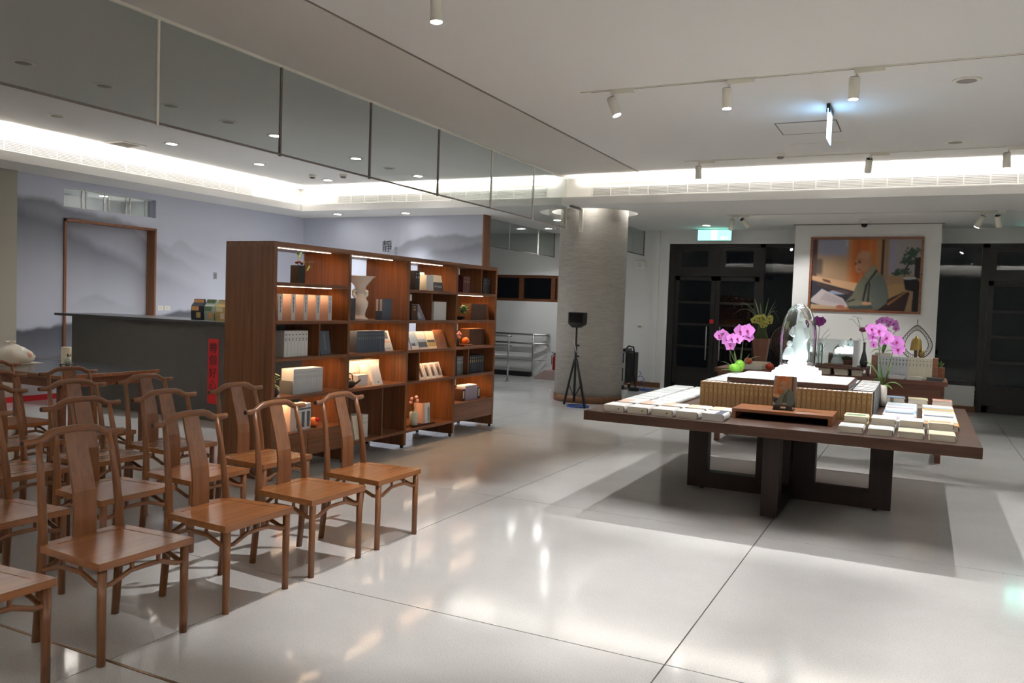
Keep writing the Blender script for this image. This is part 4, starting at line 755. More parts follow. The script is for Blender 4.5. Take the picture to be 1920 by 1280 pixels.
for i, (x0, x1, cols, lab) in enumerate(((-8.35, -8.15, ('c_navy', 'c_orange', 'c_gold'), 'navy and yellow coffee bag with folded top on the counter'), (-8.12, -7.95, ('c_sage', 'c_green', 'c_orange'), 'sage green coffee bag with folded top on the counter'), (-7.93, -7.74, ('c_gold', 'c_yellow', 'c_pink'), 'gold foil bag on the counter beside the bookcase'))):
    k = thing('coffee_bag', lab, 'bag', ((x0 + x1) / 2, 7.62, 1.242)); w = x1 - x0; b = MB()
    ring = [(0, 0, .05), (.10, 0, .058), (.18, 0, .05), (.225, 0, .022), (.25, 0, .006), (.268, 0, .004)]; vs = []; fs = []
    for (z, _, hy) in ring:
        ww = w / 2 * (1 - .12 * (z > .2)); vs += [((x0 + x1) / 2 - ww, 7.62 - hy, 1.242 + z), ((x0 + x1) / 2 + ww, 7.62 - hy, 1.242 + z), ((x0 + x1) / 2 + ww, 7.62 + hy, 1.242 + z), ((x0 + x1) / 2 - ww, 7.62 + hy, 1.242 + z)]
    for r_ in range(len(ring) - 1):
        for c_ in range(4): fs.append((r_ * 4 + c_, r_ * 4 + (c_ + 1) % 4, r_ * 4 + 4 + (c_ + 1) % 4, r_ * 4 + 4 + c_))
    fs += [(3, 2, 1, 0), tuple(range(20, 24))]; b.add(vs, fs); b.build('pouch', M[cols[0]], k)
    MB().box(x0 + w * .1, 7.557, 1.242 + .12, x1 - w * .3, 7.563, 1.242 + .175).build('label', M[cols[1]], k); MB().box(x0 + w * .5, 7.557, 1.242 + .03, x1 - w * .15, 7.563, 1.242 + .10).build('label', M[cols[2]], k)
    MB().box(x0 + w * .08, 7.596, 1.242 + .20, x1 - w * .08, 7.60, 1.242 + .262).build('folded_flap', M[cols[1]], k)
lt = thing('side_table', 'long dark wooden table with red-brown edge behind the chairs', 'table', (-8.3, 5.55, 0))
MB().box(-9.6, 5.0, .725, -7.2, 6.12, .76).build('table_top', M['bench'], lt, bevel=.003); MB().box(-9.58, 5.02, .76, -7.22, 6.10, .762).build('glass_sheet', M['black_gloss'], lt)
ap = MB(); ap.box(-9.5, 5.07, .63, -7.3, 5.09, .725); ap.box(-9.5, 6.03, .63, -7.3, 6.05, .725); ap.box(-7.3, 5.07, .63, -7.28, 6.05, .725); ap.build('apron', M['console'], lt)
for (x, y) in ((-7.33, 5.10), (-7.33, 6.02), (-9.45, 5.10), (-9.45, 6.02)): MB().box(x - .03, y - .03, 0, x + .03, y + .03, .725).build('leg', M['console'], lt)
bg = thing('plastic_bag', 'knotted thin white plastic bag of food on the side table', 'bag', (-8.75, 5.50, .762)); b = MB()
rr = random.Random(3); prof = [(.15, 0), (.185, .03), (.19, .07), (.16, .12), (.11, .165), (.05, .195), (.02, .205), (.03, .225), (.045, .235)]; vs = []; fs = []; N_ = 28
for (r_, z) in prof:
    for k in range(N_):
        t_ = 2 * PI * k / N_; q = r_ * (1 + .10 * math.sin(5 * t_ + z * 30) * (z / .2) + rr.uniform(-.04, .04)); vs.append((-8.75 + q * math.cos(t_), 5.50 + q * 1.25 * math.sin(t_), .764 + z + rr.uniform(-.003, .003)))
for i in range(len(prof) - 1):
    for k in range(N_): fs.append((i * N_ + k, i * N_ + (k + 1) % N_, (i + 1) * N_ + (k + 1) % N_, (i + 1) * N_ + k))
fs.append(tuple(reversed(range(N_)))); b.add(vs, fs, 0, True); b.build('bag_film', M['plastic_bag'], bg); MB().ball((-8.63, 5.60, .845), (.045, .055, .045), 12, 8).build('fruit_inside', M['c_coral'], bg)
tag(MB().box(-8.95, 5.30, .7622, -8.55, 5.74, .7665).build('foam_tray', M['paper']), 'pale flat tray under the plastic bag', 'tray')
cd = thing('candle', 'cream pillar candle on the side table', 'candle', (-8.12, 5.70, .762)); MB().lathe([(.048, 0), (.05, .005), (.05, .195), (.044, .20), (.02, .196), (1e-4, .195)], 24, (-8.12, 5.70, .762)).build('wax', M['c_ivory'], cd); MB().cyl((-8.12, 5.70, .955), (-8.12, 5.70, .972), .002, n=6).build('wick', M['ink'], cd)
sv = thing('vase_stand', 'little black wooden stand on the side table', 'stand', (-7.99, 5.63, .762)); MB().box(-8.045, 5.575, .785, -7.935, 5.685, .793).build('top', M['iron'], sv)
for (x, y) in ((-8.04, 5.58), (-7.95, 5.58), (-8.04, 5.67), (-7.95, 5.67)): MB().box(x - .004, y - .004, .762, x + .008, y + .008, .785).build('foot', M['iron'], sv)
mv = thing('mini_vase', 'tiny celadon vase with a dark leaf sprig on the black stand', 'vase', (-7.99, 5.63, .793)); MB().lathe([(.015, 0), (.03, .015), (.034, .035), (.02, .058), (.01, .066), (.013, .078)], 18, (-7.99, 5.63, .793)).build('body', M['celadon'], mv)
for (dx, dy, dz) in ((.01, .03, .125), (-.02, .01, .12), (.0, .05, .11)): MB().leaf((-7.99, 5.63, .865), (-7.99 + dx, 5.63 + dy, .762 + dz + .02), .02).build('leaf', M['leaf_dark'], mv)
tag(MB().box(-11.10, 6.5, 0, -11.07, 7.76, .075).build('red_strip', M['red_paper']), 'long red strip lying along the foot of the mural wall', 'strip')
ms = thing('mural_lettering', 'large dark character and a small faint pair printed on the far mural', 'lettering', (-9.16, 12.945, 2.45)); text('靜', .235, M['c_charcoal'], ms, (-9.16, 12.944, 2.58), (PI / 2, 0, 0), 'large_character', .0004); text('靜', .075, M['c_steelgrey'], ms, (-8.955, 12.944, 2.545), (PI / 2, 0, 0), 'small_character', .0004); text('思', .075, M['c_steelgrey'], ms, (-8.955, 12.944, 2.45), (PI / 2, 0, 0), 'small_character', .0004)
k = thing('wall_switch', 'grey switch plate on the left mural wall', 'switch', (XW + .006, 10.66, 1.84)); MB().box(XW, 10.63, 1.84, XW + .008, 10.70, 1.96).build('plate', M['c_steelgrey'], k); MB().box(XW + .008, 10.645, 1.87, XW + .011, 10.685, 1.93).build('rocker', M['c_grey'], k)
for i, y in enumerate((9.45, 9.59)): k = thing('wall_outlet', 'white double outlet on the left mural wall, %s one' % ('left' if i == 0 else 'right'), 'outlet', (XW + .004, y + .06, 1.28)); MB().box(XW, y, 1.28, XW + .008, y + .115, 1.355).build('plate', M['white_metal'], k); MB().box(XW + .008, y + .03, 1.305, XW + .0095, y + .085, 1.33).build('socket', M['grille'], k)

# ================================================================== DISPLAY TABLE
ZT = .765; TCX, TCY = -.985, 7.33
dt = thing('display_table', 'large square dark wooden display table with crossed frame legs', 'table', (TCX, TCY, 0))
MB().box(-2.36, 6.06, .69, .39, 8.60, ZT).build('table_top', M['table'], dt, bevel=.003)
def cross_frame(along):
    b = MB(); hw, T = .83, .0625
    def bx(a0, a1, z0, z1):
        if along == 'x': b.box(TCX + a0, TCY - T, z0, TCX + a1, TCY + T, z1)
        else: b.box(TCX - T, TCY + a0, z0, TCX + T, TCY + a1, z1)
    bx(-hw, -hw + .17, .02, .69); bx(hw - .17, hw, .02, .69); bx(-hw + .17, hw - .17, .02, .16)
    if along == 'x': bx(-.24, .24, .16, .69)
    else: bx(-.24, -T, .16, .69); bx(T, .24, .16, .69)
    b.build('leg_frame', M['table_leg'], dt)
    for a in (-hw + .12, hw - .12):
        p = (TCX + a, TCY, 0) if along == 'x' else (TCX, TCY + a, 0); MB().lathe([(.018, 0), (.018, .02)], 10, p).build('foot', M['black_matt'], dt)
cross_frame('x'); cross_frame('y')

_fc = {}
def fbook(x, y, z, w, d, h, cover, label, group=None, band=None, pages='paper', dot=False, rz=0, rx=0, name='book', cat='book'):
    """book lying flat, spine on its +x side; (x, y) is its centre"""
    key = (w, d, h, cover, band, pages, dot, name)
    if key in _fc: r = dup(_fc[key], (x, y, z), (rx, 0, rz), label)
    else:
        r = thing(name, label, cat, (0, 0, 0)); _fc[key] = r; b = min(.003, h * .12)
        c = MB(); c.box(-w / 2, -d / 2, 0, w / 2 - h * .3, d / 2, b); c.box(-w / 2, -d / 2, h - b, w / 2 - h * .3, d / 2, h)
        n = 7; vs = []; fs = []
        for i in range(n + 1):
            a = -PI / 2 + PI * i / n
            for (q, e) in ((0, 0), (-b, 1)):
                for s_ in (-d / 2, d / 2): vs.append((w / 2 - h * .3 + (h * .3 + q) * math.cos(a), s_, h / 2 + (h / 2 + q) * math.sin(a)))
        for i in range(n):
            a = i * 4; fs += [(a, a + 4, a + 5, a + 1), (a + 2, a + 3, a + 7, a + 6), (a, a + 2, a + 6, a + 4), (a + 1, a + 5, a + 7, a + 3)]
        c.add(vs, fs, 0, False); cv_ = c.build('cover', M[cover], r)
        MB().box(-w / 2 + .004, -d / 2 + .002, b, w / 2 - h * .22, d / 2 - .002, h - b).build('pages', M[pages], r)
        if band:
            for (u0, u1, v0, v1, m) in band: MB().box(-w / 2 + u0 * (w - h * .3), -d / 2 + v0 * d, h, -w / 2 + u1 * (w - h * .3), -d / 2 + v1 * d, h + .0006).build('cover_print', M[m], cv_)
        if dot: MB().box(w * .18, -d / 2 + .0008, h * .42, w * .24, -d / 2 + .002, h * .58).build('edge_stamp', M['ink'], r)
        r.location = (x, y, z); r.rotation_euler = (rx, 0, rz)
    if group: r['group'] = group
    elif 'group' in r: del r['group']
    return r
for i in range(4): fbook(-2.135 + i * .193, 6.245, ZT, .175, .225, .052, 'c_white', 'thick white book in the front row, %s from the left table corner' % ORD[i], 'thick white books', dot=i < 3)
fbook(-1.365, 6.26, ZT, .17, .22, .052, 'c_white', 'thick white book with a blue cover corner beside the low wooden stand', band=((.62, .98, 0, 1, 'c_slate'),), pages='paper_w')
for i in range(5): fbook(-2.14 + i * .19, 6.575, ZT, .175, .225, .046, 'c_white', 'book with a coral and white cover in the second row, %s from the left' % ORD[i], 'coral and white books', band=((.02, .6, .02, .98, 'c_coral'),))
for r in range(8):
    for c in range(2): fbook(-2.175 + c * .225, 6.83 + r * .215, ZT, .20, .20, .034, 'c_cyan' if r % 3 else 'c_white', 'pale flat book, %s column at the table left, %s from the front' % ('outer' if c == 0 else 'inner', ORD[r]), 'pale flat books in two columns', pages='paper_w', rz=random.uniform(-.02, .02))
# brown volumes with their spines toward the camera, grey volumes at both ends
NB = 36; tb = (1.34) / NB   # thirty-six volumes
for i in range(NB): vbook(-1.66 + (i + .5) * tb, tb - .003, .16, .222, ZT, 'c_tan', 'tan brown volume in the long row across the table, %s from the left' % ORD[i], 'tan brown volumes', x=7.03, rz=-PI / 2, marks='c_gold', pages='paper_w').location = (-1.66 + (i + .5) * tb, 7.03, ZT)
for i in range(9):
    vbook(7.125 + i * .135, .128, .165, .226, ZT, 'c_steelgrey' if i % 2 else 'c_charcoal', 'grey volume of the right end block, %s behind the tan row' % ORD[i], 'grey end block volumes', x=-.315, pages='paper_w')
    q = vbook(7.125 + i * .135, .128, .165, .224, ZT, 'c_lilac' if i % 2 else 'c_steelgrey', 'silver grey volume of the left end block, %s behind the tan row' % ORD[i], 'silver end block volumes', x=-1.655, pages='paper_w'); q.location.x = -1.575; q.rotation_euler = (0, 0, PI)
for i in range(9):
    for (xc, s_) in ((-.565, 'right'), (-1.40, 'left')): vbook(7.125 + i * .135, .128, .15, .222, ZT, 'c_grey', 'grey volume under the %s tray edge, %s from the front' % (s_, ORD[i]), 'grey volumes under the tray on the %s' % s_, x=xc + .075, pages='paper_w')
ty = thing('display_tray', 'wooden tray with a bright white top resting on the volumes', 'tray', (-.98, 7.55, .994)); MB().box(-1.46, 7.06, .994, -.50, 7.98, 1.028).build('frame', M['table'], ty, bevel=.002); MB().box(-1.445, 7.075, 1.028, -.515, 7.965, 1.031).build('white_top', M['paper_w'], ty)
# glass dome with a lit figure
DX, DY, DZ = -.945, 7.42, 1.031
sb_ = thing('light_plinth', 'glowing white stepped plinth under the glass dome', 'light plinth', (DX, DY, DZ)); MB().box(DX - .18, DY - .18, DZ, DX + .18, DY + .18, DZ + .065).build('lower_step', M['glow_white'], sb_, bevel=.004); MB().box(DX - .155, DY - .155, DZ + .065, DX + .155, DY + .155, DZ + .09).build('upper_step', M['glow_white'], sb_, bevel=.004)
zb = DZ + .09
l_ = bpy.data.lights.new('plinth_lamp', 'AREA'); l_.shape = 'SQUARE'; l_.size = .24; l_.energy = 9; l_.color = (.95, 1, 1); o_ = bpy.data.objects.new('plinth_lamp', l_); COL.objects.link(o_); o_.parent = sb_; o_.location = (0, 0, .094); o_.rotation_euler = (PI, 0, 0)
st = thing('statue', 'white crystal figure in flowing robes with one hand raised inside the glass dome', 'statue', (DX, DY, zb))
M['frost'] = mat('frosted_crystal', (240, 248, 248), .25, trans=.35, sub=0)
MB().lathe([(.085, 0), (.09, .03), (.07, .06), (.075, .075)], 24, (DX, DY, zb)).build('lotus_plinth', M['frost'], st)
b = MB(); b.lathe([(.07, .07), (.075, .12), (.06, .20), (.052, .27), (.056, .32), (.05, .36), (.022, .385), (.018, .40)], 20, (DX + .01, DY, zb), sx=1, sy=.75)
b.tube([(DX - .035, DY - .02, zb + .345), (DX - .06, DY - .04, zb + .29), (DX - .03, DY - .06, zb + .27)], [.02, .018, .011], 10); b.tube([(DX + .055, DY - .02, zb + .345), (DX + .075, DY - .04, zb + .27), (DX + .06, DY - .055, zb + .22)], [.02, .018, .011], 10); b.build('robe', M['frost'], st)
h = MB(); h.ball((DX + .01, DY - .005, zb + .425), (.028, .03, .036), 16, 12); h.ball((DX + .01, DY + .006, zb + .462), (.014, .014, .014), 10, 8); h.ball((DX + .01, DY - .034, zb + .42), (.004, .006, .007), 8, 6); h.build('head', M['frost'], st)
k = MB(); k.lathe([(.05, .07), (.052, .11), (.035, .16), (.02, .18)], 16, (DX - .065, DY - .04, zb)); k.ball((DX - .065, DY - .045, zb + .205), (.024, .024, .028), 12, 10); k.build('small_attendant', M['frost'], st)
cn_ = MB()
for i in range(8):
    a = i * PI / 4; cn_.leaf((DX + .01, DY, zb + .50), (DX + .01 + .055 * math.cos(a), DY + .055 * math.sin(a), zb + .505), .02, .006)
cn_.build('star_canopy', M['c_steelgrey'], st)
M['dome'] = mat('thick_clear_glass', (250, 253, 253), 0.0, trans=1.0, ior=1.45)
dm = thing('glass_dome', 'tall clear glass dome over the lit white figure', 'glass dome', (DX, DY, zb))
MB().lathe([(.140, 0), (.145, .05), (.147, .15), (.147, .27), (.140, .35), (.122, .43), (.092, .495), (.05, .54), (1e-4, .555), (1e-4, .543), (.046, .528), (.084, .485), (.112, .423), (.129, .347), (.136, .268), (.136, .15), (.134, .05), (.129, 0), (.140, 0)], 48, (DX, DY, zb)).build('bell', M['dome'], dm); MB().lathe([(.140, 0), (.152, .0), (.152, .012), (.144, .012)], 40, (DX, DY, zb)).build('rim', M['clear'], dm)
# low stand with small picture
bn = thing('low_stand', 'low reddish wooden display stand with a dark carved motif on top', 'stand', (-.92, 6.62, ZT)); MB().box(-1.285, 6.44, .817, -.555, 6.82, .84).build('top', M['bench'], bn, bevel=.0015)
for x in (-1.285, -.585): MB().box(x, 6.44, ZT, x + .03, 6.82, .817).build('side', M['bench'], bn)
MB().box(-1.255, 6.79, ZT, -.585, 6.81, .817).build('back', M['table_leg'], bn)
mt = MB(); rr = random.Random(5)
for i in range(13): mt.obox((-.80 + i * .0125, 6.60 + rr.uniform(-.02, .02), .8405), (.016, .008, .0008), (0, 0, rr.uniform(-1, 1)))
mt.build('carved_motif', M['ink'], bn)['kind'] = 'stuff'

# ---- printed picture (used for the framed photograph and its small copy)
def print_colors(nu, nv):
    u, v = np.meshgrid(np.linspace(0, 1, nu), np.linspace(0, 1, nv)); c = np.zeros((nv, nu, 3)); asp = 1.5
    def put(mask, rgb): m = np.clip(mask, 0, 1)[..., None]; c[:] = c * (1 - m) + np.array(rgb, float) * m
    def poly(pts, rgb, a=1.0):
        inside = np.zeros(u.shape, bool); n = len(pts)
        for i in range(n):
            x1, y1 = pts[i]; x2, y2 = pts[(i + 1) % n]
            if y1 == y2: continue
            inside ^= ((y1 > v) != (y2 > v)) & (u < (x2 - x1) * (v - y1) / (y2 - y1) + x1)
        put(inside * a, rgb)
    def ell(cx, cy, rx, ry, rgb, a=1.0, soft=.15): d = np.sqrt(((u - cx) / rx) ** 2 + ((v - cy) / ry) ** 2); put(np.clip((1 - d) / soft, 0, 1) * a, rgb)
    def band(u0, u1, rgb, soft=.015, v0=-1, v1=2, a=1.0): put(np.clip((u - u0) / soft + .5, 0, 1) * np.clip((u1 - u) / soft + .5, 0, 1) * np.clip((v - v0) / .05 + .5, 0, 1) * np.clip((v1 - v) / .05 + .5, 0, 1) * a, rgb)
    put(np.ones(u.shape), (176, 140, 104)); put(np.clip(1 - v / .34, 0, 1) * (u < .37), (150, 152, 172)); band(.05, .36, (152, 152, 170), .03, -1, .22); band(0, .045, (78, 48, 40)); band(.31, .345, (176, 176, 188), .02, -1, .10)
    band(.34, .40, (186, 120, 70), .03); band(.38, .60, (188, 96, 36), .03); band(.42, .45, (160, 74, 26), .03, a=.6); band(.53, .57, (204, 118, 54), .03, a=.6); band(.60, .66, (170, 118, 74), .02); band(.652, .674, (40, 28, 24), .01); band(.675, .72, (146, 116, 90), .02); band(.72, .80, (146, 142, 160), .03, -1, .5); band(.80, 1.1, (150, 142, 140), .03); band(.72, 1.1, (150, 116, 84), .05, .5, 2)
    band(.02, .10, (70, 58, 48), .03, .28, .50, .8); poly([(0, .52), (.44, .62), (.42, .74), (0, .585)], (214, 166, 122)); poly([(0, .585), (.42, .74), (.40, .96), (0, .96)], (40, 38, 48)); poly([(.10, .56), (.18, .59), (.19, .63), (.12, .60)], (96, 56, 44)); ell(.27, .755, .10, .035, (150, 164, 186)); poly([(.05, .62), (.4, .75), (.38, .80), (.05, .66)], (74, 46, 40), .8)
    poly([(.72, .66), (.78, .61), (.86, .63), (.90, .72), (.86, .86), (.74, .90)], (168, 132, 84)); poly([(.70, .86), (.88, .72), (.92, .74), (.88, 1.01), (.60, 1.01)], (44, 26, 22)); poly([(.72, .90), (.88, .72), (.90, .73), (.73, .93)], (150, 96, 56)); poly([(.86, .56), (.98, .55), (1.01, .60), (1.01, 1.01), (.945, 1.01), (.95, .72), (.88, .70)], (22, 20, 20)); poly([(.85, .525), (.975, .52), (.965, .555), (.87, .56)], (176, 176, 178)); poly([(.95, .25), (1.01, .25), (1.01, .55), (.955, .52)], (30, 26, 26))
    rr = np.random.RandomState(4)
    for (cx, cy, n, sx, sy) in ((.93, .18, 60, .05, .055), (.90, .25, 30, .045, .03), (.86, .31, 20, .03, .03), (.92, .32, 20, .04, .03), (.86, .44, 45, .05, .04), (.79, .47, 26, .03, .025)):
        for k in range(n): ell(cx + rr.randn() * sx * .6, cy + rr.randn() * sy * .6, .013, .016, (36 + rr.randint(18), 54 + rr.randint(18), 48), .9, .5)
    poly([(.905, .30), (.92, .31), (.87, .44), (.86, .43)], (40, 36, 30))
    # seated reader: robe, sleeves, paper, head, hands
    poly([(.495, .50), (.56, .38), (.60, .36), (.625, .45), (.685, .53), (.715, .68), (.735, .80), (.715, .90), (.64, .99), (.40, 1.0), (.36, .93), (.34, .88), (.40, .78), (.435, .64)], (112, 112, 92)); poly([(.58, .55), (.66, .50), (.70, .60), (.735, .80), (.715, .90), (.62, .985), (.55, .95), (.60, .85), (.555, .78)], (98, 106, 98)); poly([(.50, .50), (.575, .37), (.61, .37), (.585, .47), (.53, .55)], (132, 130, 106)); poly([(.605, .43), (.62, .44), (.54, .62), (.505, .90), (.49, .89), (.515, .64)], (34, 30, 30)); poly([(.545, .61), (.56, .60), (.555, .90), (.535, .90)], (40, 38, 38)); poly([(.34, .89), (.42, .85), (.52, .88), (.50, .96), (.38, .97)], (124, 122, 100)); poly([(.36, .95), (.58, .93), (.60, .985), (.38, 1.0)], (66, 76, 76)); poly([(.35, .885), (.42, .845), (.43, .86), (.355, .90)], (40, 38, 34))
    poly([(.105, .71), (.31, .84), (.365, .95), (.34, .975), (.10, .945), (0, .905), (0, .86)], (204, 190, 190)); poly([(.14, .76), (.30, .86), (.33, .93), (.19, .90), (.09, .86)], (188, 174, 176)); poly([(0, .93), (.30, .97), (.30, 1.01), (0, 1.01)], (198, 166, 126))
    ell(.29, .965, .045, .03, (176, 100, 82)); ell(.535, .905, .05, .025, (206, 150, 110))
    ell(.488, .31, .078, .165, (176, 122, 86), 1, .1); ell(.455, .40, .05, .085, (182, 126, 90), 1, .2); ell(.50, .22, .075, .07, (190, 140, 104), .7, .5); ell(.555, .29, .025, .12, (160, 110, 80), .7, .5); ell(.552, .335, .017, .045, (170, 112, 80)); ell(.48, .46, .035, .03, (150, 100, 72), .6, .6)
    ell(.45, .325, .014, .012, (52, 34, 28)); ell(.415, .345, .009, .012, (52, 34, 28)); ell(.447, .295, .02, .008, (90, 60, 44), .8); ell(.427, .385, .011, .022, (196, 138, 100)); ell(.452, .425, .018, .008, (140, 72, 60))
    for _ in range(2): c[1:-1, 1:-1] = (c[1:-1, 1:-1] * 2 + c[:-2, 1:-1] + c[2:, 1:-1] + c[1:-1, :-2] + c[1:-1, 2:]) / 6
    c = c * .86 + 12 + rr.randn(nv, nu, 1) * 2.0
    c = np.clip(c, 0, 255) / 255; return np.where(c <= .04045, c / 12.92, ((c + .055) / 1.055) ** 2.4)
def print_sheet(name, parent, P, nu, nv, crop=None):
    col_ = print_colors(nu, nv)
    if crop:
        a, b_, c0_, d0_ = crop; col_ = print_colors(int(nu / (b_ - a)), int(nv / (d0_ - c0_))); col_ = col_[int(col_.shape[0] * c0_):, int(col_.shape[1] * a):][:nv, :nu]
    nv_, nu_ = col_.shape[:2]; b = MB(); b.add([P(i / (nu_ - 1), j / (nv_ - 1)) for j in range(nv_) for i in range(nu_)], [(j * nu_ + i, (j + 1) * nu_ + i, (j + 1) * nu_ + i + 1, j * nu_ + i + 1) for j in range(nv_ - 1) for i in range(nu_ - 1)])
    o = b.build(name, M['paint'], parent); ca = o.data.color_attributes.new('paint', 'FLOAT_COLOR', 'POINT'); full = np.ones((nu_ * nv_, 4), np.float32); full[:, :3] = col_.reshape(-1, 3); ca.data.foreach_set('color', full.ravel()); return o
pf = thing('framed_photograph', 'large wood-framed photograph of a person in a grey robe reading papers', 'picture', (-.94, 15.25, 1.65)); x0, x1, z0, z1 = -1.82, -.04, 1.65, 2.935
MB().box(x0 + .02, 15.262, z0 + .02, x1 - .02, 15.278, z1 - .02).build('backing_board', M['table_leg'], pf)
for q in ((x0, z0, x1, z0 + .042), (x0, z1 - .042, x1, z1), (x0, z0 + .042, x0 + .042, z1 - .042), (x1 - .042, z0 + .042, x1, z1 - .042)): MB().box(q[0], 15.235, q[1], q[2], 15.279, q[3]).build('frame_rail', M['bench'], pf, bevel=.004)
print_sheet('photo_print', pf, lambda a, b_: (x0 + .042 + a * (x1 - x0 - .084), 15.258, z1 - .042 - b_ * (z1 - z0 - .084)), 250, 168)
ph = thing('small_photo', 'small portrait photo card on a dark easel on the low wooden stand', 'photo', (-.925, 6.60, .84))
print_sheet('photo_print', ph, lambda a, b_: (-1.01 + a * .17, 6.5985 + .035 * (1 - b_), 1.10 - b_ * .235), 56, 78, (.30, .74, 0.0, 1.0)); MB().prism([(6.60, .865), (6.608, .865), (6.643, 1.10), (6.635, 1.10)], 'x', -1.01, -.84).build('card', M['paper_w'], ph)
MB().box(-1.0, 6.56, .84, -.85, 6.66, .852).build('easel_base', M['iron'], ph)
for x in (-.995, -.905): MB().box(x, 6.555, .84, x + .045, 6.60, .875).build('easel_foot', M['iron'], ph)
# ---- books on the right half of the table
for i, (cv, bd) in enumerate((('c_white', 'c_cyan'), ('c_white', 'c_cyan'), ('c_ivory', 'c_yellow'), ('c_ivory', 'c_yellow'))): fbook(-.41 + i * .19, 6.31, ZT, .165, .22, .042, cv, 'book in the front row at the table right, %s from the stand' % ORD[i], band=((.04, .96, .1, .9, bd),))
for i, (cv, bd) in enumerate((('c_yellow', 'c_green'), ('c_white', 'c_pale'), ('c_white', 'c_pale'), ('c_ivory', 'c_orange'))):
    for k in range(2): fbook(-.40 + i * .185, 6.60, ZT + k * .043, .165, .22, .042, cv, '%s book of a second row stack, %s from the low stand' % ('lower' if k == 0 else 'upper', ORD[i]), band=((.06, .94, .3, .7, bd),) if k else None)
cvA = ['c_white', 'c_lilac', 'c_white', 'c_sky', 'c_white', 'c_white', 'c_pale']; cvB = ['c_orange', 'c_yellow', 'c_white', 'c_white', 'c_yellow', 'c_gold', 'c_white']; bdA = ['c_steelgrey', 'c_white', 'c_slate', 'c_white', 'c_lilac', 'c_sky', 'c_white']
for r in range(7):
    for (xc, cvs, nm) in ((-.125, cvA, 'inner'), (.16, cvB, 'outer')): fbook(xc, 6.86 + r * .215, ZT, .245, .205, .046, cvs[r], 'large paperback, %s column at the table right, %s from the front' % (nm, ORD[r]), band=((.05, .95, .55, .9, bdA[r]),), pages='paper_w', rz=random.uniform(-.03, .03))
for i, (xc, cv, nm) in enumerate(((-.19, 'c_sky', 'blue'), (-.0, 'c_yellow', 'yellow'), (.20, 'c_coral', 'coral'))):
    for k in range(2): fbook(xc, 8.45, ZT + k * .04, .165, .2, .039, cv if k else 'c_white', '%s of the pair topped with a %s cover, far table edge' % ('upper book' if k else 'lower book', nm))

# ---- orchids
def bloom_mesh(pm, lm, r=.042):
    b = MB()
    for k in range(5):
        a = PI / 2 + k * 2 * PI / 5; w = r * (1.25 if k in (1, 4) else .85)
        b.leaf((0, 0, 0), (r * math.cos(a) * 1.05, -.006, r * math.sin(a) * 1.05), w, 0, 4, 0, .12, side=(-math.sin(a), 0, math.cos(a)))
    b.leaf((0, -.004, 0), (0, -.020, -r * .5), r * .4, 0, 3, 1, .5, side=(1, 0, 0)); b.ball((0, -.012, -.002), r * .14, 6, 4, 1)
    return b.mesh('bloom', [M[pm], M[lm]])
def blooms(parent, me, pts, base, rs=1):
    for (x, y, z, ry, s_) in pts:
        o = bpy.data.objects.new('bloom', me); COL.objects.link(o); o.parent = parent; o.location = Vector((x, y, z)) - Vector(base); o.rotation_euler = (random.uniform(-.3, .2), ry, random.uniform(-.5, .5)); s_ *= 1.3; o.scale = (s_, s_, s_)
pk = bloom_mesh('petal', 'lip'); pu = bloom_mesh('petal_p', 'lip'); ye = bloom_mesh('petal_y', 'c_brown'); pkr = bloom_mesh('petal', 'petal_p')
base = (-.29, 8.22, ZT)
o1 = thing('orchid_plant', 'pink orchid in a white pot behind the right end of the tan volumes', 'orchid', base); MB().lathe([(.028, 0), (.034, .10), (.036, .20), (.033, .20), (.028, .05)], 20, base).build('pot', M['ceramic'], o1)
MB().lathe([(.033, .18), (.01, .195), (1e-4, .197)], 16, base).build('moss', M['moss'], o1); MB().lathe([(.045, 0), (.05, .012), (.03, .012)], 20, (base[0], base[1], ZT)).build('saucer', M['iron'], o1)
B = Vector(base) + Vector((0, 0, .19))
for (tip, w, dr) in (((-.17, -.03, .22), .095, .06), ((-.10, .02, .02), .07, .06), ((.17, -.02, -.01), .05, .05), ((.04, .0, .19), .03, .03), ((-.05, .02, .20), .03, .02), ((.08, -.03, -.03), .05, .03), ((.06, .04, .22), .026, .02)): MB().leaf(B, B + Vector(tip), w, dr).build('leaf', M['leaf'], o1)
MB().tube([B, B + Vector((-.03, 0, .18)), B + Vector((-.06, 0, .38)), B + Vector((-.03, -.02, .53)), B + Vector((.04, -.03, .50))], .004, 6).build('stem', M['stem'], o1); MB().tube([B, B + Vector((.04, 0, .2)), B + Vector((.07, 0, .36)), B + Vector((.09, -.02, .42))], .004, 6).build('stem', M['stem'], o1)
blooms(o1, pk, [(-.345, 8.2, 1.46, 0, 1.25), (-.275, 8.19, 1.40, .4, 1.25), (-.415, 8.2, 1.47, -.3, 1.0), (-.40, 8.22, 1.40, .2, .9), (-.20, 8.2, 1.36, .5, 1.2), (-.185, 8.19, 1.30, .1, 1.1), (-.31, 8.22, 1.37, -.2, .9), (-.39, 8.24, 1.33, .3, .7)], base)
base = (-1.63, 8.42, ZT)
o2 = thing('orchid_plant', 'pink orchid in a pale pot at the far left of the display table', 'orchid', base); MB().lathe([(.04, 0), (.05, .12), (.052, .20), (.047, .20), (.04, .05)], 20, base).build('pot', M['celadon'], o2); MB().lathe([(.047, .18), (1e-4, .2)], 16, base).build('moss', M['moss'], o2)
B = Vector(base) + Vector((0, 0, .21))
for (tip, w, dr) in (((-.13, 0, .27), .042, .03), ((-.06, .02, .23), .042, .01), ((.03, 0, .27), .042, .01), ((.22, -.02, .17), .04, .06), ((.10, .03, .20), .034, .02), ((-.20, .03, .10), .024, .03)): MB().leaf(B, B + Vector(tip), w, dr).build('leaf', M['leaf_blade'], o2)
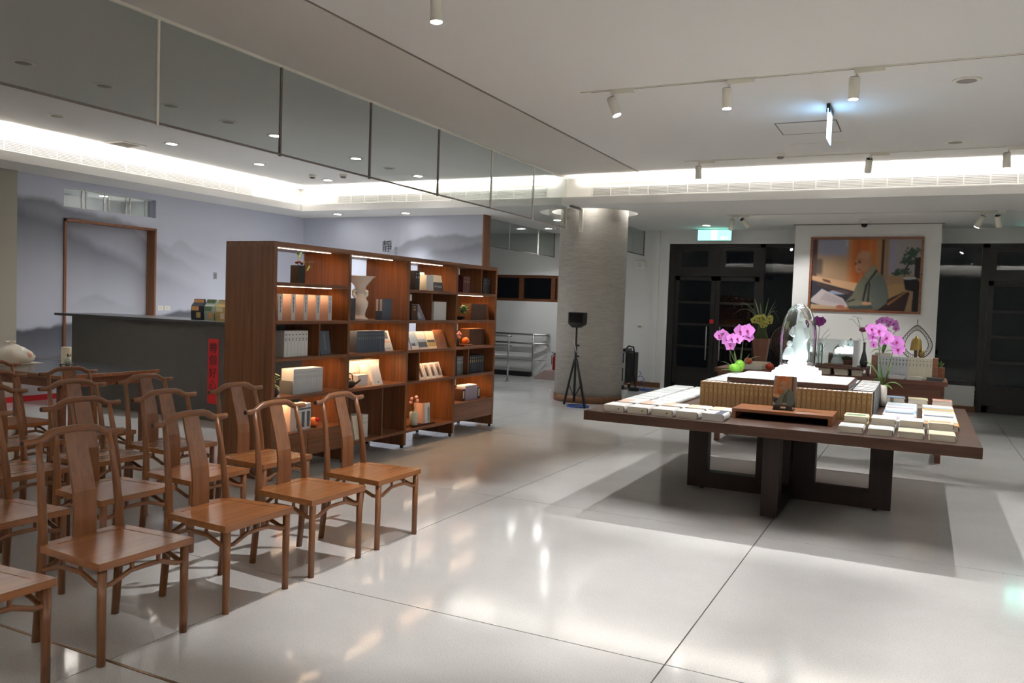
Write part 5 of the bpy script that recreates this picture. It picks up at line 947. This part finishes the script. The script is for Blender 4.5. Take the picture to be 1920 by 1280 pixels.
MB().tube([B, B + Vector((-.09, 0, .12)), B + Vector((-.10, 0, .30)), B + Vector((-.14, -.02, .40)), B + Vector((-.19, -.03, .38))], .004, 6).build('stem', M['stem'], o2); MB().tube([B, B + Vector((.015, 0, .2)), B + Vector((.04, 0, .38)), B + Vector((.08, -.02, .43))], .004, 6).build('stem', M['stem'], o2)
blooms(o2, pk, [(-1.80, 8.4, 1.345, 0, 1.15), (-1.755, 8.39, 1.30, .3, 1.15), (-1.84, 8.4, 1.34, -.4, .9), (-1.705, 8.39, 1.31, .2, 1.1), (-1.72, 8.38, 1.25, 0, 1.1), (-1.625, 8.4, 1.395, -.2, 1.25), (-1.555, 8.39, 1.40, .2, 1.3), (-1.645, 8.38, 1.315, .1, 1.1), (-1.61, 8.4, 1.33, .3, .9), (-1.545, 8.4, 1.34, .5, 1.0)], base)
for i, (x, y, z, r_) in enumerate(((-1.63, 8.20, .991, (.055, .05, .042)), (-1.60, 8.30, .991, (.05, .048, .06)))):
    t = thing('green_fruit', 'smooth lime green fruit on the left grey volumes, %s one' % ('nearer round' if i == 0 else 'farther'), 'fruit', (x, y, z)); MB().ball((x, y, z + r_[2]), r_, 16, 12).build('flesh', M['fruit_green'], t); MB().leaf((x - .02, y - .04, z + .02), (x - .13, y - .05, z + .01), .03, .012).build('leaf', M['leaf'], t)

# ================================================================== CONSOLE BEHIND
CZ = .90
cs_ = thing('console_cabinet', 'long low red-brown console cabinet under the framed photograph', 'cabinet', (-.97, 10.42, 0))
MB().box(-2.24, 10.08, CZ - .05, .28, 10.78, CZ).build('top', M['console'], cs_, bevel=.003); MB().box(-2.21, 10.12, .15, .25, 10.76, CZ - .05).build('body', M['console'], cs_)
for i in range(3): d = MB().box(-2.13 + i * .79, 10.10, .2, -1.36 + i * .79, 10.12, CZ - .10).build('door', M['console'], cs_, bevel=.002); MB().box(-1.42 + i * .79, 10.09, .48, -1.40 + i * .79, 10.10, .62).build('pull', M['iron'], d)
for (x, y) in ((-2.19, 10.15), (.22, 10.15), (-2.19, 10.72), (.22, 10.72)): MB().box(x - .03, y - .03, .0, x + .03, y + .03, .15).build('leg', M['console'], cs_)
base = (-1.76, 10.42, CZ)
cy = thing('cymbidium_plant', 'tall tapered brown pot of long-leaved plant with yellow-green flowers on the console', 'plant', base); b = MB()
vs = []; fs = []
for (hw_, z) in ((.055, 0), (.095, .37), (.085, .37), (.08, .30)): vs += [(base[0] - hw_, base[1] - hw_, CZ + z), (base[0] + hw_, base[1] - hw_, CZ + z), (base[0] + hw_, base[1] + hw_, CZ + z), (base[0] - hw_, base[1] + hw_, CZ + z)]
for i in range(3):
    for k in range(4): fs.append((i * 4 + k, i * 4 + (k + 1) % 4, i * 4 + 4 + (k + 1) % 4, i * 4 + 4 + k))
fs += [(3, 2, 1, 0), tuple(range(12, 16))]; b.add(vs, fs); b.build('pot', M['terracotta'], cy)
MB().lathe([(.085, .36), (.075, .40), (.055, .46), (.05, .52), (.06, .58), (1e-4, .60)], 14, base).build('moss', M['moss'], cy)
for (dx, dz, w, dr) in ((-.34, .72, .022, .16), (-.36, .62, .02, .16), (-.20, .76, .022, .04), (-.12, .86, .02, .02), (.08, .88, .018, .02), (.18, .78, .022, .06), (.22, .66, .02, .12), (.20, .55, .016, .18), (-.05, .80, .02, .05), (.14, .84, .02, .03), (-.28, .80, .016, .1)):
    p = Vector(base) + Vector((0, 0, .5)); MB().leaf(p, Vector(base) + Vector((dx, random.uniform(-.1, .1), dz)), w, dr, 8).build('leaf', M['leaf_blade'], cy)
blooms(cy, ye, [(-1.85 + random.uniform(-.02, .08), 10.33, 1.50 + random.uniform(-.03, .04), random.uniform(-1, 1), .8) for k in range(7)] + [(-1.69 + random.uniform(-.05, .05), 10.33, 1.50 + random.uniform(-.05, .04), random.uniform(-1, 1), .8) for k in range(7)] + [(-1.74, 10.34, 1.43, 0, .7)], base)
for i in range(3): fbook(-1.80, 10.19, CZ + i * .018, .2, .14, .017, 'c_ivory', 'thin pale book of the console pile, %s from the bottom' % ORD[i], pages='paper_w')
tag(MB().box(-1.93, 10.3, CZ, -1.72 + .1, 10.33, CZ + .09).build('card_holder', M['c_ivory']), 'pale card standing behind the pile of thin books', 'card')
for i, (x, y, z) in enumerate(((-1.865, 10.19, CZ + .054), (-1.62, 10.24, CZ))): t = thing('persimmon', 'red-orange fruit on the console, %s' % ('on the pile of thin books' if i == 0 else 'right of the tall brown pot'), 'fruit', (x, y, z)); MB().ball((x, y, z + .042), (.05, .05, .042), 14, 10).build('flesh', M['persimmon'], t); MB().lathe([(.02, 0), (.004, .006)], 8, (x, y, z + .082)).build('calyx', M['leaf_dark'], t)
tag(MB().box(-1.55, 10.45, CZ, -1.2, 10.47, CZ + .30).build('dark_screen', M['black_gloss']), 'dark flat panel standing on the console left of the dome', 'panel'); rg = thing('woven_disc', 'dark round woven disc leaning behind the dark panel', 'disc', (-1.48, 10.62, CZ))
for r_ in (.20, .175, .15, .125, .10): MB().tube([(-1.48 + r_ * math.cos(a * PI / 14), 10.62 + .05 * math.sin(a * PI / 14), CZ + .34 + r_ * math.sin(a * PI / 14)) for a in range(29)], .009, 6, False).build('woven_ring', M['wire'], rg)
MB().box(-1.55, 10.58, CZ, -1.41, 10.66, CZ + .15).build('rest', M['iron'], rg)
rs = thing('riser_shelf', 'low wooden riser on the console with books under it', 'riser', (-.82, 10.36, CZ)); MB().box(-1.10, 10.12, .975, -.53, 10.62, .998).build('top', M['console'], rs, bevel=.002)
for x in (-1.10, -.55): MB().box(x, 10.14, CZ, x + .02, 10.60, .975).build('side', M['console'], rs)
for i, x in enumerate((-1.0, -.81, -.64)):
    for k in range(2): fbook(x, 10.24, CZ + k * .034, .15 if i < 2 else .12, .16, .032, 'c_ivory', 'cream book under the console riser, %s pile, %s' % (('left', 'middle', 'right')[i], ('lower', 'upper')[k]))
ac = thing('acrylic_case', 'clear acrylic display case on the console riser', 'display case', (-.87, 10.38, .998)); a0, a1, y0_, y1_, z0_, z1_ = -1.09, -.645, 10.2, 10.56, .998, 1.30
for q in ((a0, y0_, a1, y0_ + .004), (a0, y1_ - .004, a1, y1_), (a0, y0_, a0 + .004, y1_), (a1 - .004, y0_, a1, y1_)): MB().box(q[0], q[1], z0_, q[2], q[3], z1_).build('wall_sheet', M['clear'], ac)
MB().box(a0, y0_, z1_, a1, y1_, z1_ + .004).build('lid_sheet', M['clear'], ac); MB().box(a1 - .05, y0_ - .001, z0_, a1, y0_, z1_).build('edge_strip', M['c_pale'], ac)
sp = thing('wood_plinth', 'flat wooden plinth inside the acrylic case', 'plinth', (-.86, 10.36, .998)); MB().box(-1.02, 10.24, .998, -.70, 10.5, 1.015).build('slab', M['bench'], sp, bevel=.003)
def mini(label, x, y, z, s_):
    t = thing('crystal_bell_statue', label, 'statue', (x, y, z)); MB().lathe([(.075 * s_, 0), (.07 * s_, .03 * s_), (.05 * s_, .07 * s_), (.048 * s_, .085 * s_)], 20, (x, y, z)).build('frosted_foot', M['frost'], t); MB().lathe([(.05 * s_, .085 * s_), (.052 * s_, .12 * s_), (.045 * s_, .17 * s_), (.025 * s_, .205 * s_), (1e-4, .215 * s_)], 20, (x, y, z)).build('clear_bell', M['crystal'], t); MB().ball((x, y, z + .222 * s_), .012 * s_, 10, 8).build('finial', M['ceramic'], t)
mini('small crystal bell figure inside the acrylic case', -.875, 10.34, 1.015, 1.0); mini('small crystal bell figure behind the acrylic case', -.76, 10.66, CZ + .24, .8)
tag(MB().box(-.86, 10.60, CZ, -.66, 10.72, CZ + .24).build('white_plinth', M['white']), 'white block plinth behind the acrylic case', 'plinth')
pc = thing('crystal_pillar', 'clear crystal pillar left in front of the acrylic case', 'crystal', (-1.045, 10.17, .998)); MB().lathe([(.025, 0), (.025, .23), (.02, .25), (1e-4, .262)], 6, (-1.045, 10.17, .998), smooth=False).build('shaft', M['crystal'], pc); MB().box(-1.08, 10.14, .9985, -1.01, 10.2, 1.0).build('foot', M['clear'], pc)
pm = thing('moss_pot', 'round brown pot of moss beside the small crystal figure', 'plant', (-.78, 10.47, .998)); MB().lathe([(.05, 0), (.065, .03), (.065, .07), (.055, .07)], 18, (-.78, 10.47, .998)).build('pot', M['terracotta'], pm); MB().ball((-.78, 10.47, 1.075), (.065, .06, .03), 12, 8).build('moss', M['moss'], pm)
tag(MB().box(-1.0, 10.63, CZ, -.93, 10.72, CZ + .23).build('wood_block', M['bench']), 'upright reddish wood block behind the acrylic case', 'block')
base = (-1.13, 10.68, CZ)
o3 = thing('orchid_plant', 'purple orchid right of the glass dome on the console', 'orchid', base); MB().lathe([(.04, 0), (.045, .10), (.04, .10)], 16, base).build('pot', M['ceramic'], o3); MB().lathe([(.04, .08), (1e-4, .105)], 12, base).build('moss', M['moss'], o3)
B = Vector(base) + Vector((0, 0, .1)); MB().tube([B, B + Vector((0, 0, .25)), B + Vector((.01, 0, .5))], .0035, 6).build('stem', M['stem'], o3)
for (tip, w, dr) in (((.11, 0, .25), .05, .03), ((-.06, .02, .22), .05, .03), ((.04, -.02, .10), .06, .03)): MB().leaf(B + Vector((0, 0, .05)), B + Vector(tip), w, dr).build('leaf', M['leaf_dark'], o3)
for tip in ((.12, 0, .42), (.13, 0, .35)): MB().tube([B + Vector((0, 0, .22)), B + Vector((tip[0] * .5, 0, tip[2] * .82)), B + Vector(tip)], .002, 5).build('twig', M['stem'], o3)
blooms(o3, pu, [(-1.15, 10.64, 1.52, 0, .95), (-1.10, 10.64, 1.51, .3, 1.0), (-1.125, 10.64, 1.48, .6, .8)], base)
base = (-.585, 10.30, .998)
tv = thing('slim_vase', 'slim dark vase with a dusky rose and dark leaves on the console', 'vase', base); MB().lathe([(.03, 0), (.045, .05), (.03, .12), (.014, .19), (.013, .27), (.018, .285)], 18, base).build('body', M['c_charcoal'], tv)
MB().tube([(-0.585, 10.30, 1.27), (-0.615, 10.29, 1.38), (-0.645, 10.29, 1.47), (-0.675, 10.28, 1.57)], .003, 6).build('stem', M['leaf_dark'], tv); MB().ball((-0.610, 10.28, 1.43), (.042, .04, .03), 12, 8).build('rose', M['rose'], tv); MB().tube([(-0.635, 10.29, 1.44), (-0.705, 10.28, 1.52), (-0.725, 10.28, 1.545)], .002, 5).build('stem', M['leaf_dark'], tv)
for (p, q) in (((-0.675, 10.28, 1.57), (-0.735, 10.27, 1.575)), ((-0.675, 10.28, 1.57), (-0.615, 10.27, 1.545)), ((-0.725, 10.28, 1.545), (-0.765, 10.27, 1.54)), ((-0.585, 10.29, 1.46), (-0.565, 10.28, 1.49)), ((-0.565, 10.29, 1.40), (-0.515, 10.28, 1.36)), ((-0.605, 10.29, 1.31), (-0.545, 10.28, 1.33)), ((-0.615, 10.29, 1.30), (-0.665, 10.28, 1.33))): MB().leaf(p, q, .028, .005).build('leaf', M['leaf_dark'], tv)
for i in range(16): vbook(-.43 + i * .0345, .0335, .16, .24, CZ, 'c_pale' if i < 9 else 'c_ivory', '%s magazine volume in the console row, %s from the left' % ('pale grey' if i < 9 else 'ivory', ORD[i]), 'boxed magazines, %s' % ('pale' if i < 9 else 'ivory'), rz=-PI / 2, marks='c_charcoal' if i < 9 else 'c_steelgrey', pages='paper_w').location = (-.43 + (i + .5) * .0345, 10.33, CZ)
for i, x in enumerate((-.50, .125)): k = thing('wood_bookend', 'reddish wooden bookend at the %s of the magazine row' % ('left' if i == 0 else 'right'), 'bookend', (x + .03, 10.33, CZ)); MB().box(x, 10.24, CZ, x + .055, 10.42, CZ + .245).build('block', M['bench'], k, bevel=.003); MB().box(x - (0 if i else .0), 10.235, CZ, x + .055, 10.24, CZ + .03).build('toe', M['bench'], k)
for i, (x, cv) in enumerate(((-.23, 'c_pale'), (-.045, 'c_ivory'), (.15, 'c_charcoal'))): fbook(x, 10.165, CZ, .16, .12, .035, cv, 'book lying flat before the magazine row, %s from the left' % ORD[i], pages='paper_w' if i < 2 else 'c_charcoal')
base = (-.40, 10.62, CZ)
o4 = thing('orchid_plant', 'deep pink orchid in a white pot behind the magazine row', 'orchid', base); MB().lathe([(.07, 0), (.085, .26), (.075, .26)], 20, base).build('pot', M['ceramic'], o4); MB().lathe([(.08, .24), (1e-4, .265)], 14, base).build('moss', M['moss'], o4)
B = Vector(base) + Vector((0, 0, .26))
for (tip, w, dr) in (((-.14, -.02, -.02), .07, .06), ((.16, -.02, .0), .07, .04), ((.02, .05, .12), .05, .02), ((-.08, 0, .12), .05, .03)): MB().leaf(B, B + Vector(tip), w, dr).build('leaf', M['leaf'], o4)
MB().tube([B, B + Vector((.05, 0, .15)), B + Vector((.12, 0, .26)), B + Vector((.08, -.01, .36)), B + Vector((-.08, -.02, .38))], .0035, 6).build('stem', M['stem'], o4)
blooms(o4, pkr, [(-.46, 10.6, 1.52, 0, .8), (-.42, 10.59, 1.545, .2, .8), (-.375, 10.59, 1.55, 0, .8), (-.33, 10.59, 1.53, .3, .85), (-.29, 10.59, 1.51, .5, .85), (-.275, 10.59, 1.46, .6, .8), (-.36, 10.58, 1.50, .4, .7)], base)
base = (-.05, 10.55, CZ)
be_ = thing('bell_stand', 'leaf-shaped wire stand holding a bronze bell behind the magazine row', 'bell', base); zc_ = CZ + .40
def leaf_pt(a, s_=1.0):
    r_ = (.165 + .0 * a) * s_; x = r_ * math.sin(a); z = -r_ * math.cos(a)
    if z > 0: x *= 1 - .55 * (z / .165) ** 1.5; z *= 1.35
    return (base[0] + x, base[1], zc_ - .02 + z)
for s_ in (1.0, .74): MB().tube([leaf_pt(2 * PI * i / 40, s_) for i in range(41)], .005 if s_ == 1 else .0035, 6, False).build('leaf_outline', M['wire'], be_)
w = MB()
for i in range(40):
    a = 2 * PI * i / 40; w.tube([leaf_pt(a), leaf_pt(a + .16, .74)], .0018, 4); w.tube([leaf_pt(a), leaf_pt(a - .16, .74)], .0018, 4)
w.build('vein_mesh', M['wire'], be_)['kind'] = 'stuff'; MB().tube([leaf_pt(PI), (base[0], base[1], zc_ + .27)], .004, 5).build('tip', M['wire'], be_)
MB().box(base[0] - .07, base[1] - .04, CZ, base[0] + .07, base[1] + .04, zc_ - .17).build('foot_block', M['bench'], be_); MB().lathe([(.066, 0), (.062, .02), (.055, .09), (.045, .125), (.018, .145), (.012, .165)], 24, (base[0] - .0, base[1] - .05, zc_ - .085)).build('bell', M['bronze'], be_); MB().box(base[0] - .02, base[1] - .06, zc_ - .17, base[0] + .015, base[1] - .03, zc_ - .085).build('striker_post', M['terracotta'], be_); MB().ball((base[0] + .055, base[1] - .06, zc_ - .12), (.035, .03, .05), 10, 8).build('small_bell', M['bronze'], be_)
k = thing('moss_pot', 'small square wooden pot with a sprout at the right end of the console', 'plant', (.21, 10.42, CZ)); MB().box(.17, 10.38, CZ, .25, 10.46, CZ + .14).build('pot', M['bench'], k, bevel=.003)
for (dx, dz) in ((.03, .06), (-.03, .07), (.0, .08)): MB().leaf((.21, 10.42, CZ + .14), (.21 + dx, 10.40, CZ + .14 + dz), .03).build('leaf', M['leaf'], k)

# ================================================================== TRIPOD, RACK, SMALL WALL ITEMS
base = (-4.87, 12.06, 0)
sp = thing('speaker_stand', 'black tripod stand in front of the column carrying a small black speaker', 'tripod', base)
for a in (2.55, -.55, 1.3):
    f_ = (base[0] + .28 * math.cos(a), base[1] + .28 * math.sin(a)); MB().tube([(base[0] + .03 * math.cos(a), base[1] + .03 * math.sin(a), .74), (f_[0], f_[1], .02)], .019, 8).build('leg', M['black_matt'], sp); MB().ball((f_[0], f_[1], .018), .02, 8, 6).build('rubber_foot', M['black_matt'], sp)
    MB().tube([(base[0], base[1], .14), (base[0] + .18 * math.cos(a), base[1] + .18 * math.sin(a), .36)], .007, 6).build('brace', M['black_matt'], sp)
MB().cyl((base[0], base[1], .08), (base[0], base[1], .98), .02, n=10).build('lower_tube', M['black_matt'], sp); MB().cyl((base[0], base[1], .95), (base[0], base[1], 1.25), .015, n=10).build('upper_tube', M['black_matt'], sp); MB().lathe([(.035, 0), (.04, .03), (.03, .06)], 12, (base[0], base[1], .70)).build('collar', M['black_matt'], sp)
for z in (.80, .97): MB().cyl((base[0], base[1], z), (base[0] + .06, base[1] - .02, z), .014, n=8).build('knob', M['black_matt'], sp)
MB().tube([(base[0] - .03, base[1] - .03, 1.06), (base[0] + .0, base[1] - .03, .95), (base[0] + .02, base[1] - .03, .86)], .005, 5).build('cable_tie', M['c_pale'], sp)
ls = thing('portable_speaker', 'small black boxy speaker on top of the tripod stand', 'speaker', (base[0], base[1], 1.25)); MB().prism([(base[0] - .05, 1.25), (base[0] + .05, 1.25), (base[0] + .13, 1.30), (base[0] + .14, 1.34), (base[0] + .14, 1.49), (base[0] - .12, 1.49), (base[0] - .12, 1.31)], 'y', base[1] - .08, base[1] + .08).build('cabinet', M['black_matt'], ls, bevel=.006); MB().box(base[0] - .10, base[1] - .083, 1.33, base[0] + .12, base[1] - .08, 1.475).build('grille_face', M['black_gloss'], ls); MB().tube([(base[0] - .08, base[1], 1.49), (base[0] - .08, base[1], 1.52)], .006, 6).build('aerial_stub', M['steel'], ls)
cb = thing('blue_cable', 'blue cable coiled on the floor under the tripod stand', 'cable', (-4.8, 12.06, 0)); pts = [(-4.80 + (.17 + .012 * math.sin(i)) * math.cos(i * .42), 12.06 + (.15 + .012 * math.cos(i * 1.3)) * math.sin(i * .42), .006 + .00025 * i) for i in range(60)]; MB().tube(pts, .007, 6).build('coil', M['blue_cable'], cb)
rk = thing('equipment_rack', 'black wheeled audio rack with metal edges beside the column', 'rack', (-5.08, 15.45, 0)); rx0, rx1, ry0, ry1 = -5.45, -5.12, 15.25, 15.75
MB().box(rx0, ry0, .14, rx1, ry1, .74).build('cabinet', M['black_matt'], rk)
for q in ((rx1 - .03, ry0 - .006, .14, rx1 + .006, ry0 + .03, .74), (rx0, ry0 - .006, .71, rx1, ry0 + .02, .745), (rx0, ry0 - .006, .135, rx1, ry0 + .02, .165), (rx1 - .02, ry1 - .03, .14, rx1 + .006, ry1, .74)): MB().box(*q).build('edge_rail', M['steel'], rk)
MB().box(rx1 - .1, ry0 - .008, .42, rx1 - .03, ry0 - .006, .52).build('latch', M['steel'], rk); MB().box(rx1 - .09, ry0 - .012, .56, rx1 - .045, ry0 - .006, .66).build('blue_tag', M['blue_cable'], rk)
for z in (.25, .36, .47): MB().box(rx0 + .02, ry0 - .003, z, rx1 - .12, ry0, z + .07).build('amplifier_face', M['iron'], rk)
MB().box(rx0 + .02, ry0 + .05, .745, rx1 - .02, ry1 - .05, .79).build('mixer', M['black_gloss'], rk); MB().box(rx1 - .02, ry0 + .02, .14, rx1 + .12, ry1 - .06, .72).build('rear_box', M['black_matt'], rk)
MB().tube([(rx1 - .05, 15.4, .78), (rx1 + .02, 15.38, .85), (rx1 + .12, 15.36, .83), (rx1 + .15, 15.35, .70), (rx1 + .14, 15.34, .3), (rx1 + .2, 15.34, .05)], .016, 8).build('thick_cable', M['black_matt'], rk)
for (x, y) in ((rx0 + .05, ry0 + .05), (rx1 - .05, ry0 + .05), (rx0 + .05, ry1 - .05), (rx1 - .05, ry1 - .05)): MB().box(x - .02, y - .02, .08, x + .02, y + .02, .14).build('caster_fork', M['steel'], rk); MB().cyl((x - .015, y, .042), (x + .015, y, .042), .042, n=14).build('caster_wheel', M['black_matt'], rk)
cb = thing('blue_cable', 'tangled blue cable hanging behind the audio rack', 'cable', (-4.78, 15.5, 0)); rr = random.Random(9); MB().tube([(-4.90, 15.5, .36), (-4.86, 15.48, .30), (-4.92, 15.46, .25), (-4.83, 15.47, .27), (-4.80, 15.5, .2), (-4.88, 15.52, .16), (-4.79, 15.45, .13)] + [(-4.78 + rr.uniform(-.12, .14), 15.5 + rr.uniform(-.12, .12), .008 + .012 * rr.random()) for i in range(26)], .007, 6).build('tangle', M['blue_cable'], cb)
ab = thing('power_adapter', 'black power adapter lying on the floor beside the audio rack', 'adapter', (-4.9, 15.15, 0)); MB().box(-4.98, 15.1, .0, -4.80, 15.2, .07).build('brick', M['black_matt'], ab, bevel=.008); MB().tube([(-4.80, 15.15, .03), (-4.65, 15.2, .008), (-4.5, 15.3, .008)], .005, 6).build('lead', M['black_matt'], ab)
ws = thing('wall_speaker', 'white wall speaker tilted on the wall right of the column', 'speaker', (-5.15, 16.1, 2.38)); q = MB().obox((-5.15, 16.06, 2.47), (.17, .13, .17), (.25, 0, -.15)); q.build('cabinet', M['white_metal'], ws, bevel=.008); MB().tube([(-5.15, 15.992, 2.455), (-5.15, 15.984, 2.452)], [.055, .052], 20).build('cone', M['c_pale'], ws); MB().box(-5.17, 16.1, 2.5, -5.13, WY, 2.54).build('bracket', M['white_metal'], ws)
k = thing('wall_control', 'white control plate with grey screen on the wall right of the column', 'control', (-5.15, WY - .01, 1.19)); MB().box(-5.22, WY - .012, 1.19, -5.09, WY, 1.27).build('plate', M['white_metal'], k); MB().box(-5.20, WY - .015, 1.205, -5.12, WY - .012, 1.235).build('screen', M['c_steelgrey'], k)
fe = thing('fire_extinguisher', 'red fire extinguisher on the stone block left of the column', 'fire extinguisher', (-7.02, 16.22, .20)); c0 = (-7.02, 16.22, .20); MB().lathe([(.05, 0), (.055, .01), (.055, .27), (.04, .31), (.018, .33)], 20, c0).build('cylinder', M['red'], fe); MB().lathe([(.02, .33), (.02, .37)], 12, c0).build('valve', M['iron'], fe); MB().tube([(c0[0] - .02, c0[1], c0[2] + .36), (c0[0] - .09, c0[1], c0[2] + .385)], .008, 6).build('lever', M['iron'], fe); MB().tube([(c0[0] - .02, c0[1], c0[2] + .35), (c0[0] - .075, c0[1] - .02, c0[2] + .30), (c0[0] - .065, c0[1] - .03, c0[2] + .12)], .009, 6).build('hose', M['black_matt'], fe)
sk_ = thing('stone_block', 'reddish stone block on the floor left of the column', 'block', (-6.9, 16.25, 0)); MB().prism([(-7.45, 0), (-6.5, 0), (-6.5, .20), (-7.2, .20), (-7.4, .06)], 'y', 16.05, 16.42).build('block', M['c_rose'], sk_, bevel=.01)
